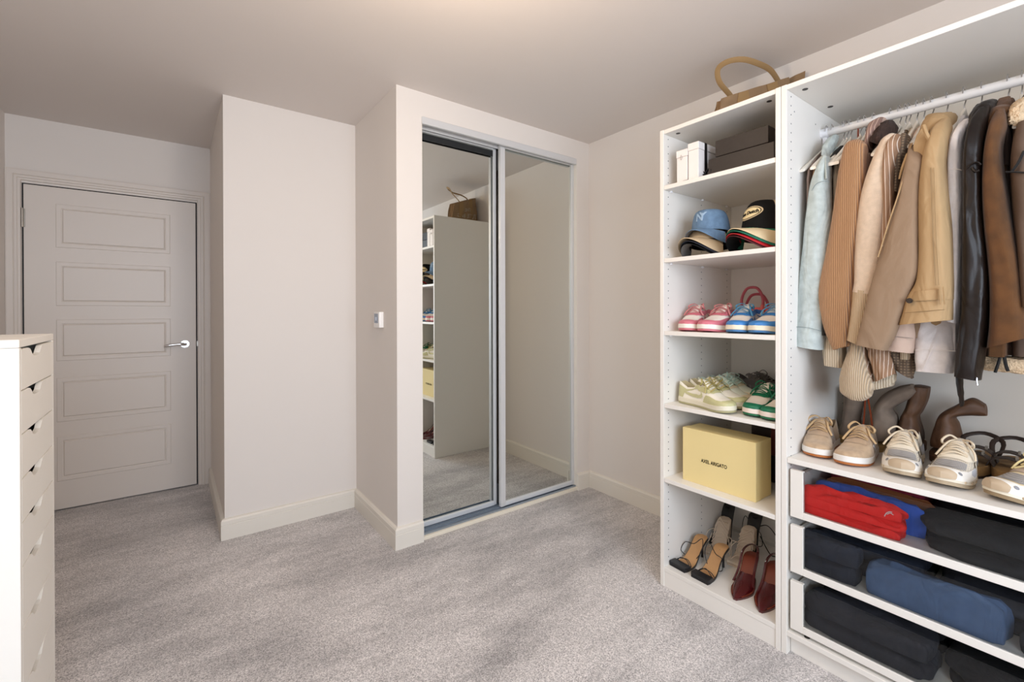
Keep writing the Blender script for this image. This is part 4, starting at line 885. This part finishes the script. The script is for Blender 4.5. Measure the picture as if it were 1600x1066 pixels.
# 11 pinstripe
t = garment('striped_shirt', 'brown pinstriped shirt with white stripes and flared tails', 'clothes', YH[10])
mk('body', body_bm(YH[10] + .002, .018, 1.826, 1.08, 1.875, 2.2, seed=11), f_pin, t)
A = 1.84
mk('sleeve', drape([(1396, 212, 1411, 213, 1.86, .06), (1386, 226, 1410, 228, A, .09), (1381, 250, 1403, 252, A, .09), (1380, 275, 1398, 277, A, .08), (1381, 310, 1399, 312, A, .07), (1379, 350, 1396, 352, A, .06), (1376, 400, 1388, 404, A, .05)], seed=11, fold=.05), f_pin, t)
mk('shirt_tail', drape([(1346, 538, 1356, 540, 1.90, .05), (1346, 560, 1358, 562, 1.90, .05), (1342, 592, 1368, 596, 1.90, .06)], seed=12, fold=.10), f_pin, t)
mk('shirt_tail', drape([(1354, 540, 1390, 545, 1.89, .05), (1360, 562, 1394, 562, 1.89, .05), (1370, 596, 1400, 584, 1.89, .06)], seed=13, fold=.10), f_pin, t)
# 12 check
t = garment('checked_shirt', 'dark brown checked shirt with a blackish lining', 'clothes', YH[11])
mk('body', body_bm(YH[11], .020, 1.826, 1.09, 1.875, 2.2, seed=12), f_chk, t)
mk('sleeve', drape([(1410, 210, 1421, 212, 1.87, .05), (1402, 226, 1421, 230, 1.86, .07), (1399, 260, 1412, 262, 1.86, .07), (1396, 300, 1408, 302, 1.86, .06)], seed=14, fold=.06), f_chk, t)
mk('shirt_tail', drape([(1386, 545, 1428, 548, 1.92, .05), (1394, 562, 1430, 566, 1.92, .06), (1402, 578, 1427, 592, 1.92, .06)], seed=15, fold=.10), f_chk, t)
# 13 cream cable
t = garment('cable_jumper', 'cream cable knit jumper whose rounded hem hangs lowest', 'clothes', YH[12])
mk('body', body_bm(YH[12] + .002, .030, 1.826, 1.05, 1.885, 2.2, seed=13), f_cab, t)
mk('sleeve', drape([(1330, 528, 1346, 530, 1.875, .06), (1326, 550, 1350, 556, 1.875, .08), (1318, 572, 1356, 580, 1.87, .10), (1313, 595, 1364, 602, 1.87, .11), (1316, 612, 1362, 618, 1.87, .11), (1328, 620, 1352, 626, 1.87, .09)], seed=16, fold=.04, ex=.9), f_cab, t)
mk('hem', drape([(1350, 585, 1400, 575, 1.93, .06), (1352, 600, 1400, 592, 1.93, .07), (1358, 611, 1396, 603, 1.93, .06)], seed=17, fold=.08), f_ribc, t)
# 14 blush shirt
t = garment('blush_shirt', 'pale blush shirt whose stitched hem shows below the taupe coat', 'clothes', YH[13])
mk('body', body_bm(YH[13], .022, 1.826, 1.12, 1.87, 2.2, seed=14), f_blush, t)
mk('sleeve', drape([(1391, 470, 1428, 470, 1.87, .05), (1388, 500, 1428, 500, 1.87, .06), (1384, 528, 1430, 528, 1.87, .07), (1382, 546, 1428, 552, 1.87, .07)], seed=18, fold=.05), f_blush, t)
b = NB(); tube(b, [at(1392, 526, X=1.834), at(1408, 527, X=1.832), at(1427, 529, X=1.836)], .0012, n=5, sub=3); mk('seam', b, f_shirtg, t)
mk('collar', drape([(1415, 222, 1426, 218, 1.92, .06), (1407, 240, 1419, 240, 1.90, .06), (1398, 262, 1406, 262, 1.88, .05), (1393, 275, 1398, 276, 1.88, .03)], seed=2, fold=.05), f_coat, t)
# 15 taupe coat: broad front panel
t = garment('coat', 'long taupe coat with one broad front panel swung forward', 'clothes', YH[14])
mk('body', body_bm(YH[14] + .004, .040, 1.826, 1.13, 1.87, 2.22, seed=15), f_coat, t)
A = 1.805
mk('sleeve', drape([(1421, 226, 1440, 228, 1.87, .05), (1418, 246, 1444, 250, A, .05), (1410, 280, 1440, 284, A, .06), (1401, 315, 1438, 319, A, .06), (1391, 350, 1438, 354, A, .065), (1381, 385, 1438, 389, A, .07), (1370, 418, 1437, 426, A, .07), (1361, 448, 1424, 458, A, .07), (1352, 485, 1410, 494, A, .07), (1344, 515, 1399, 524, A, .065), (1338, 538, 1386, 548, A, .06)], seed=19, fold=.012, ex=.62), f_coat, t)
b = NB(); tube(b, [at(1420, 248, X=1.80), at(1405, 300, X=1.775), at(1388, 350, X=1.772), at(1372, 402, X=1.77)], .004, n=6, sub=4, flat=.5); mk('front_edge', b, f_tr, t, label='paler coat edge')
b = NB(); tube(b, [at(1425, 224, X=1.83), at(1416, 246, X=1.80), at(1408, 270, X=1.80), at(1405, 280, X=1.80), at(1409, 262, X=1.80), at(1417, 240, X=1.805)], .0035, n=6, sub=4, flat=.6); mk('belt_loop', b, f_tr, t)
# 16 trench
t = garment('trench_coat', 'beige trench coat with wide strapped cuff and large collar', 'clothes', YH[15])
mk('body', body_bm(YH[15] - .002, .055, 1.85, 1.14, 1.87, 2.22, seed=16), f_tr, t)
A = 1.83; D = .13
mk('sleeve', drape([(1470, 190, 1486, 188, 1.90, .06), (1456, 206, 1487, 206, 1.86, .10), (1450, 228, 1482, 232, A, .12), (1443, 255, 1480, 262, A, D), (1438, 300, 1484, 306, A, D), (1437, 350, 1489, 356, A, D), (1437, 400, 1491, 408, A, D), (1433, 440, 1492, 448, A, D), (1418, 466, 1491, 470, A, D), (1412, 488, 1491, 486, A, D), (1406, 508, 1490, 500, A, D)], seed=20, fold=.022), f_tr, t)
mk('cuff_strap', drape([(1428, 457, 1491, 452, A, .139), (1424, 465, 1492, 460, A, .142), (1421, 472, 1492, 468, A, .139)], seed=20, fold=.0, hollow=False, sub=2), f_tr, t)
b = NB()
for x_, y0_, y1_ in ((1468, 448, 476), (1474, 448, 476)): tube(b, [at(x_, y0_, X=A - .072), at(x_ + 1, (y0_ + y1_) / 2, X=A - .075), at(x_ + 2, y1_, X=A - .072)], .0032, n=6, sub=2, flat=.5)
mk('strap_loop', b, f_tr, t)
b = NB(); c = at(1421, 470, X=A - .068); disc(b, c, .0078, 'X', .0022, 20); disc(b, c - Vector((.003, 0, 0)), .0052, 'X', .0012, 16); mk('button', b, btn_m, t, label='dark horn button')
b = NB()
for pts in ([(1454, 262), (1456, 330), (1459, 400), (1462, 446)], [(1459, 262), (1461, 330), (1464, 400), (1467, 446)], [(1414, 489), (1440, 487), (1476, 484)]): tube(b, [at(x_, y_, X=A - .067) for x_, y_ in pts], .0007, n=4, sub=4)
mk('stitching', b, f_trd, t)
# collar: stand + big rounded flap
mk('collar', drape([(1466, 181, 1494, 178, 2.0, .05), (1452, 184, 1496, 184, 1.98, .12), (1444, 196, 1493, 198, 1.95, .14), (1438, 212, 1470, 214, 1.92, .12)], seed=21, fold=.03), f_tr, t)
b = NB(); fl = [(1441, 198), (1432, 212), (1427, 228), (1428, 240), (1437, 248), (1447, 252), (1454, 248), (1461, 238), (1463, 232), (1455, 222), (1449, 210), (1446, 200)]
loft(b, [[at(x_, y_, X=1.80 + (y_ < 215) * .03 + dx) for x_, y_ in fl] for dx in (0, .006)], cap0=True, cap1=True); bmesh.ops.bevel(b, geom=b.edges[:], offset=.0015, segments=1, affect='EDGES'); mk('collar_flap', b, f_tr, t)
b = NB(); tube(b, [at(1443, 196, X=1.795), at(1449, 212, X=1.79), at(1457, 224, X=1.79), at(1465, 232, X=1.79)], .0055, n=6, sub=4); mk('collar_edge', b, f_tr, t)
# 17 sweatshirt
t = garment('sweatshirt', 'pale grey sweatshirt with visible shoulder seams and wide hem', 'clothes', YH[16])
mk('body', body_bm(YH[16] - .002, .045, 1.826, 1.09, 1.875, 2.22, seed=17), f_swe, t)
A = 1.865; D = .09
mk('sleeve', drape([(1506, 190, 1520, 187, 1.92, .05), (1496, 202, 1516, 200, 1.89, .08), (1487, 220, 1508, 222, A, D), (1482, 245, 1507, 248, A, D), (1481, 280, 1507, 284, A, D), (1484, 330, 1507, 334, A, D), (1488, 390, 1505, 394, A, D), (1488, 450, 1504, 456, A, D), (1478, 500, 1500, 506, A, D)], seed=22, fold=.03), f_swe, t)
mk('hem', drape([(1432, 492, 1500, 496, 1.90, .05), (1430, 520, 1498, 522, 1.90, .07), (1430, 547, 1497, 550, 1.90, .08), (1431, 566, 1494, 570, 1.90, .08), (1432, 579, 1490, 583, 1.90, .075)], seed=23, fold=.03, ex=.7), f_swe, t)
b = NB(); tube(b, [at(1430, 547, X=1.858), at(1460, 547, X=1.855), at(1494, 549, X=1.857)], .0007, n=5, sub=3); tube(b, [at(1471, 510, X=1.858), at(1458, 540, X=1.856), at(1442, 577, X=1.857)], .0007, n=5, sub=3); tube(b, [at(1482, 265, X=1.817), at(1494, 264, X=1.815), at(1506, 267, X=1.82)], .0007, n=5, sub=3); mk('seam', b, mat('sweat_seam', '#DAD2CC', .8), t)
b = NB(); tube(b, [at(1479, 246, X=1.85), at(1483, 226, X=1.84), at(1494, 208, X=1.84), at(1508, 198, X=1.86), at(1513, 192, X=1.88)], .006, n=8, sub=4, flat=.6); mk('neckband', b, f_swe, t)
# 18 leather jacket
t = garment('leather_jacket', 'black brown leather jacket with a hanging belt and zip', 'clothes', YH[17])
mk('body', body_bm(YH[17] - .004, .055, 1.85, 1.06, 1.87, 2.22, seed=18), f_lea, t)
A = 1.84; D = .11
mk('sleeve', drape([(1528, 176, 1548, 168, 1.90, .07), (1515, 195, 1546, 192, 1.87, .10), (1508, 225, 1541, 226, A, D), (1505, 262, 1538, 264, A, D), (1505, 310, 1538, 312, A, D), (1505, 360, 1542, 364, A, D), (1504, 420, 1547, 424, A, D), (1503, 480, 1547, 484, A, D), (1498, 525, 1543, 530, A, D), (1493, 560, 1537, 568, A, D), (1491, 586, 1533, 594, A, .10)], seed=24, fold=.045), f_lea, t)
mk('collar', drape([(1540, 160, 1559, 157, 2.0, .05), (1530, 168, 1560, 166, 1.98, .11), (1517, 184, 1552, 186, 1.94, .13), (1511, 205, 1534, 210, 1.90, .10)], seed=25, fold=.05), f_lea, t)
b = NB(); tube(b, [at(1509, 268, X=1.79), at(1516, 258, X=1.785), at(1526, 254, X=1.785), at(1532, 258, X=1.787)], .004, n=6, sub=4, flat=.6); tube(b, [at(1519, 262, X=1.785), at(1524, 268, X=1.785), at(1530, 266, X=1.786)], .0035, n=6, sub=3); mk('shoulder_strap', b, f_lea, t)
b = NB(); tube(b, [at(1499, 588, X=1.87), at(1500, 605, X=1.87), at(1502, 620, X=1.875), at(1503, 635, X=1.88)], [.016, .014, .011, .007], n=8, sub=3, flat=.25); mk('belt_end', b, f_lea, t)
b = NB(); tube(b, [at(1526, 590, X=1.80), at(1526, 596, X=1.80), at(1527, 602, X=1.80)], .0018, n=6, sub=2); mk('zip_end', b, chrome, t)
# 19 suede
t = garment('suede_coat', 'rich brown suede coat with dark lining', 'clothes', YH[18])
mk('body', body_bm(YH[18] + .004, .055, 1.85, 1.08, 1.875, 2.22, seed=19), f_sue, t)
A = 1.85; D = .13
mk('sleeve', drape([(1556, 178, 1572, 172, 1.90, .07), (1547, 196, 1574, 196, 1.87, .10), (1541, 225, 1567, 228, A, .12), (1537, 258, 1568, 262, A, D), (1535, 300, 1576, 304, A, D), (1538, 350, 1585, 354, A, D), (1543, 400, 1594, 404, A, D), (1547, 450, 1602, 452, A, D), (1547, 500, 1608, 498, A, D), (1542, 544, 1612, 526, A, D)], seed=26, fold=.03), f_sue, t)
mk('collar', drape([(1562, 168, 1580, 166, 1.98, .06), (1548, 176, 1590, 176, 1.95, .12), (1543, 192, 1566, 196, 1.92, .12), (1541, 206, 1554, 212, 1.90, .09)], seed=27, fold=.03), f_sue, t)
mk('lining', drape([(1566, 190, 1576, 188, 1.90, .05), (1566, 220, 1582, 222, 1.90, .07), (1566, 260, 1584, 262, 1.90, .07)], seed=28, fold=.05), f_sued, t)
# 20 shearling
t = garment('shearling_jacket', 'shearling jacket with fluffy cream collar and hem, at the picture edge', 'clothes', YH[19])
mk('body', body_bm(YH[19] - .03, .07, 1.85, 1.08, 1.875, 2.22, seed=20), f_she, t)
A = 1.86
mk('sleeve', drape([(1590, 196, 1620, 190, 1.90, .08), (1583, 225, 1630, 222, A, .12), (1580, 262, 1640, 262, A, .14), (1582, 320, 1645, 322, A, .14), (1588, 400, 1650, 404, A, .14), (1594, 480, 1650, 484, A, .14)], seed=29, fold=.03), f_she, t)
def fluffy(b, amp=.004, seed=1):
    rd = random.Random(seed)
    for v in b.verts: v.co += Vector((rd.uniform(-amp, amp), rd.uniform(-amp, amp), rd.uniform(-amp, amp)))
    return b
mk('fleece_collar', fluffy(drape([(1592, 160, 1616, 156, 1.98, .08), (1580, 170, 1620, 168, 1.95, .12), (1574, 186, 1612, 190, 1.93, .13), (1576, 200, 1600, 204, 1.92, .10)], seed=30, fold=.05, n=44, sub=8), .0022), f_fur, t)
mk('fleece_hem', fluffy(drape([(1534, 560, 1546, 556, 1.93, .05), (1530, 566, 1640, 562, 1.93, .07), (1534, 574, 1640, 580, 1.93, .07), (1540, 578, 1640, 588, 1.93, .05)], seed=31, fold=.04, n=44, sub=6), .0018), f_fur, t)
b = NB(); tube(b, [at(1600, 236, X=1.785), at(1590, 256, X=1.785), at(1581, 268, X=1.787)], .006, n=6, sub=3, flat=.4); tube(b, [at(1572, 269, X=1.784), at(1588, 269, X=1.782), at(1604, 270, X=1.782)], .0055, n=6, sub=3, flat=.4); mk('dark_strap', b, f_black, t)
b = NB(); tube(b, [at(1555, 582, X=1.885), at(1559, 570, X=1.882), at(1563, 558, X=1.884)], .004, n=6, sub=3); tube(b, [at(1569, 556, X=1.884), at(1571, 568, X=1.882), at(1575, 580, X=1.885)], .004, n=6, sub=3); mk('toggle', b, f_black, t)

# ------------------------------------------------------------------ boots and sandals at the back of the long shelf
z = .697
f_gb = mat('suede_grey_boot', '#7C6C5E', .92, var=.15, vscale=25); f_bb = mat('leather_brown_boot', '#5A3D28', .6, var=.2, vscale=25, wr=.3); f_rb = mat('leather_rust', '#7A3417', .45, var=.15, vscale=20); cork = mat('cork_sole', '#8A6A40', .8, var=.12, vscale=60); crepe = mat('crepe_sole', '#A0814F', .8)
def boot(name, label, base_px, X, rows, m_, sole_rows, m_s, fold=.05, seed=0, ang=None):
    c = at(*base_px, X=X); t = thing(name, label, 'shoe', (X, c.y, z), group='boots behind the sneakers')
    mk('shaft', drape(rows, seed=seed, fold=fold, ex=.9), m_, t)
    b = NB(); a, c_, w = sole_rows   # left px, right px at floor
    p0 = at(a, base_px[1], X=X); p1 = at(c_, base_px[1], X=X); yc = (p0.y + p1.y) / 2; hw = abs(p1.y - p0.y) / 2
    loft(b, [[(X + w * math.cos(q), yc + hw * sp(math.sin(q), .8), z + h_) for q in [2 * PI * i / 24 for i in range(24)]] for h_ in (0, .004, .020, .022)]); mk('sole', b, m_s, t)
    return t
X = 2.20
boot('suede_boot', 'grey suede boot with crepe sole, half covered by the cream hem', (1336, 690), X, [(1322, 606, 1352, 606, X, .09), (1320, 625, 1350, 628, X, .09), (1318, 650, 1344, 652, X, .10), (1312, 675, 1344, 678, X, .13)], f_gb, (1312, 1346, .10), crepe, seed=40)
boot('suede_boot', 'grey suede boot slouching to the right with crepe sole', (1383, 691), 2.17, [(1424, 600, 1434, 612, 2.17, .06), (1404, 604, 1424, 622, 2.17, .08), (1384, 614, 1402, 634, 2.17, .10), (1370, 630, 1394, 642, 2.17, .11), (1362, 652, 1402, 652, 2.17, .13), (1363, 672, 1402, 672, 2.17, .14), (1366, 684, 1396, 686, 2.17, .14)], f_gb, (1366, 1398, .11), crepe, seed=41)
boot('leather_boot', 'dark brown ankle boot with tall open shaft', (1420, 694), 2.20, [(1424, 602, 1454, 606, 2.20, .09), (1422, 616, 1451, 622, 2.20, .09), (1416, 636, 1442, 642, 2.20, .10), (1408, 652, 1436, 652, 2.20, .10), (1402, 670, 1441, 670, 2.20, .13), (1400, 686, 1443, 688, 2.20, .14)], f_bb, (1402, 1444, .12), f_bb, seed=42)
boot('leather_boot', 'dark brown boot with its shaft folded over to the right', (1478, 700), 2.19, [(1540, 632, 1542, 650, 2.19, .05), (1518, 622, 1524, 650, 2.19, .07), (1492, 634, 1500, 650, 2.19, .09), (1470, 646, 1494, 654, 2.19, .10), (1462, 662, 1500, 664, 2.19, .12), (1456, 682, 1504, 684, 2.19, .14), (1455, 694, 1502, 696, 2.19, .14)], f_bb, (1456, 1502, .12), f_bb, seed=43)
b = drape([(1318, 585, 1350, 590, 2.0, .07), (1314, 600, 1358, 604, 2.0, .09), (1318, 614, 1356, 616, 2.0, .09), (1328, 622, 1348, 622, 2.0, .07)], seed=44, fold=.05, hollow=False)
t = thing('leather_bag', 'rust brown leather pouch hanging below the cream knit hem', 'bag', (2.0, at(1335, 600, X=2.0).y, 1.0)); mk('bag_body', b, f_rb, t)
b = NB(); tube(b, [at(1352, 618, X=2.02), at(1351, 640, X=2.06), at(1349, 664, X=2.08)], .003, n=6, sub=3); tube(b, [at(1355, 616, X=2.02), at(1360, 645, X=2.06), at(1364, 676, X=2.08)], .003, n=6, sub=3); tube(b, [at(1330, 600, X=1.995), at(1332, 500, X=2.0), at(1338, 330, X=2.03), at(1341, 200, X=2.045)], .003, n=6, sub=3); mk('strap', b, f_rb, t)
f_ds = mat('sandal_dark_brown', '#2C1E16', .6)
def sandal(label, y0, X0, z):
    t = thing('sandal', label, 'shoe', (X0, y0, z), group='cork sandals'); w = .043
    def ol(k, h_): return [(X0 + .125 * math.cos(q), y0 + (w + .004 * math.cos(q)) * k * sp(math.sin(q), .85), z + h_) for q in [2 * PI * i / 32 for i in range(32)]]
    b = NB(); loft(b, [ol(1.0, 0), ol(1.0, .008)]); mk('outsole', b, f_ds, t)
    b = NB(); loft(b, [ol(.97, .008), ol(1.0, .014), ol(1.0, .034), ol(.96, .037)]); mk('cork_footbed', b, cork, t)
    for x_, hh_ in ((X0 - .065, .048), (X0 - .01, .056)):
        b = NB(); rings = []
        for k in range(13):
            a_ = PI * k / 12; rings.append([Vector((x_ + dx, y0 + (w + .004) * r_ * math.cos(a_), z + .022 + hh_ * r_ * math.sin(a_) ** .8)) for dx, r_ in ((-.019, 1), (.019, 1), (.019, .94), (-.019, .94))])
        loft(b, rings); mk('strap', b, f_ds, t)
        b = NB(); box(b, x_ - .009, x_ + .009, y0 - .022, y0 - .016, z + .022 + hh_ * .86, z + .022 + hh_ * .98 + .006, .001); mk('buckle', b, steel, t)
    b = NB(); tube(b, [(X0 + .03, y0 - w, z + .05), (X0 + .08, y0 - w - .003, z + .085), (X0 + .112, y0, z + .10), (X0 + .08, y0 + w + .003, z + .085), (X0 + .03, y0 + w, z + .05)], .007, n=8, sub=4, flat=.35); mk('heel_strap', b, f_ds, t)
sandal('dark brown cork sandal right of the folded brown boot', at(1527, 705, X=2.08).y, 2.10, z)
sandal('dark brown cork sandal behind the butter-laced running shoe', at(1578, 712, X=2.08).y, 2.10, z)

# ------------------------------------------------------------------ folded clothes in the glass-fronted drawers
def folded(name, label, m_, x0, x1, ya, yb, z0, z1, seed=0, group='folded clothes in the drawers', layers=1, amp=.012, rot=0, sag=.35, extra=None):
    t = thing(name, label, 'clothes', ((x0 + x1) / 2, (ya + yb) / 2, z0), group=group); rd = random.Random(seed)
    for L_ in range(layers):
        za = z0 + (z1 - z0) * L_ / layers; zb_ = z0 + (z1 - z0) * (L_ + 1) / layers - .0015; ph = [rd.random() * 6.28 for _ in range(6)]
        b = NB(); n = 40; rings = []; inset = .008 * rd.random(); cx_, cy_ = (x0 + x1) / 2, (ya + yb) / 2; hx, hy = (x1 - x0) / 2 - inset, (yb - ya) / 2 - inset
        hmx = zb_ - za
        for k, (r_, h_) in enumerate(((.97, .0), (.985, .06), (1.0, .3), (1.0, .62), (.965, .86), (.86, .97), (.6, 1.0), (.3, 1.0), (.06, 1.0))):
            rr = []
            for i in range(n):
                a = 2 * PI * i / n; u, v = sp(math.cos(a), .38) * r_, sp(math.sin(a), .38) * r_
                w_ = amp * (math.sin(3.1 * u + 2.3 * v + ph[0]) + .6 * math.sin(7 * u - 5 * v + ph[1]) + .4 * math.sin(13 * v + 4 * u + ph[2]))
                edge = 1 + .03 * math.sin(4 * a + ph[3]) + .02 * math.sin(9 * a + ph[4])
                dx, dy = hx * u * edge, hy * v * edge
                rr.append((cx_ + dx * math.cos(rot) - dy * math.sin(rot), cy_ + dx * math.sin(rot) + dy * math.cos(rot), za + hmx * h_ * (1 - sag * (u * u * .5 + .0)) + w_ * h_))
            rings.append(rr)
        loft(b, rings); mk('fold' if layers > 1 else 'cloth_body', b, m_, t, smooth=R(80))
    if extra: extra(t)
    return t
f_red = mat('jersey_red', '#E8140E', .75, bump=.1, bscale=600, wr=.5); f_mar = mat('jersey_maroon', '#8A2038', .85, wr=.5, var=.1, vscale=10); f_bl = mat('jersey_blue', '#1F4FB0', .8, wr=.5); f_blk = mat('jersey_black', '#16171B', .9, wr=.5, var=.15, vscale=12, bump=.15, bscale=500); f_nv = mat('denim_navy', '#1D2433', .9, wr=.5, var=.3, vscale=18); f_org = mat('jersey_ochre', '#7A4620', .85)
f_jn = mat('denim_slate', '#4C6488', .85, wr=.5, var=.10, vscale=25, bump=.2, bscale=900); f_ch = mat('jersey_charcoal', '#282A33', .9, wr=.5, var=.12, vscale=20)
def logo(t):
    b = NB(); 
    for pts in ([(1382, 793), (1385, 788), (1390, 786), (1394, 787)], [(1386, 790), (1391, 788), (1396, 791)]): tube(b, [at(x_, y_ + 14, X=1.7605) for x_, y_ in pts], .0012, n=5, sub=3)
    mk('emblem', b, mat('emblem_white', '#E0DADA', .6), t, label='small pale emblem')
zb = .511
folded('folded_sweater', 'bright red folded top pressed against the upper glass front', f_red, 1.762, 1.835, .395, .688, zb, .598, seed=51, layers=3, amp=.010, sag=.12, extra=logo)
folded('folded_sweater', 'royal blue folded top behind the red one, upper drawer', f_bl, 1.838, 1.90, .36, .676, zb, .606, seed=52, amp=.006)
folded('folded_sweater', 'ochre folded top between the blue and maroon ones', f_org, 1.905, 1.93, .34, .66, zb, .616, seed=57, amp=.004)
folded('folded_sweater', 'maroon folded top at the back of the upper drawer', f_mar, 1.935, 2.262, .39, .670, zb, .628, seed=53, layers=3, amp=.004)
folded('folded_trousers', 'black folded trousers filling the right of the upper drawer', f_blk, 1.765, 2.25, -.24, .385, zb, .606, seed=54, layers=2, amp=.006)
zb = .317
folded('folded_trousers', 'navy folded jeans filling the left of the middle drawer', f_nv, 1.862, 2.25, .37, .680, zb, .432, seed=55, layers=2, amp=.006)
folded('folded_trousers', 'dark navy folded jeans at the right of the middle drawer', f_ch, 1.86, 2.25, -.24, .362, zb, .405, seed=56, layers=2, amp=.005)
folded('folded_jeans', 'slate blue rolled jeans in the middle drawer', f_jn, 1.764, 1.858, .18, .50, zb, .420, seed=58, amp=.006)
folded('folded_trousers', 'black folded leggings right of the slate blue jeans', f_blk, 1.764, 1.856, -.24, .172, zb, .395, seed=60, amp=.006)
folded('folded_trousers', 'navy folded jeans at the front left of the middle drawer', f_nv, 1.764, 1.858, .515, .686, zb, .436, seed=66, layers=2, amp=.006)
zb = .116
folded('folded_sweater', 'charcoal folded sweatshirt in the lowest drawer', f_ch, 1.764, 1.92, .33, .684, zb, .225, seed=59, layers=2, amp=.007)
folded('folded_trousers', 'black folded clothes at the right of the lowest drawer', f_blk, 1.776, 2.25, -.24, .322, zb, .185, seed=61, layers=2, amp=.006)
folded('folded_trousers', 'near-black folded clothes at the back of the lowest drawer', f_blk, 1.925, 2.25, .33, .680, zb, .20, seed=62, layers=2, amp=.006)
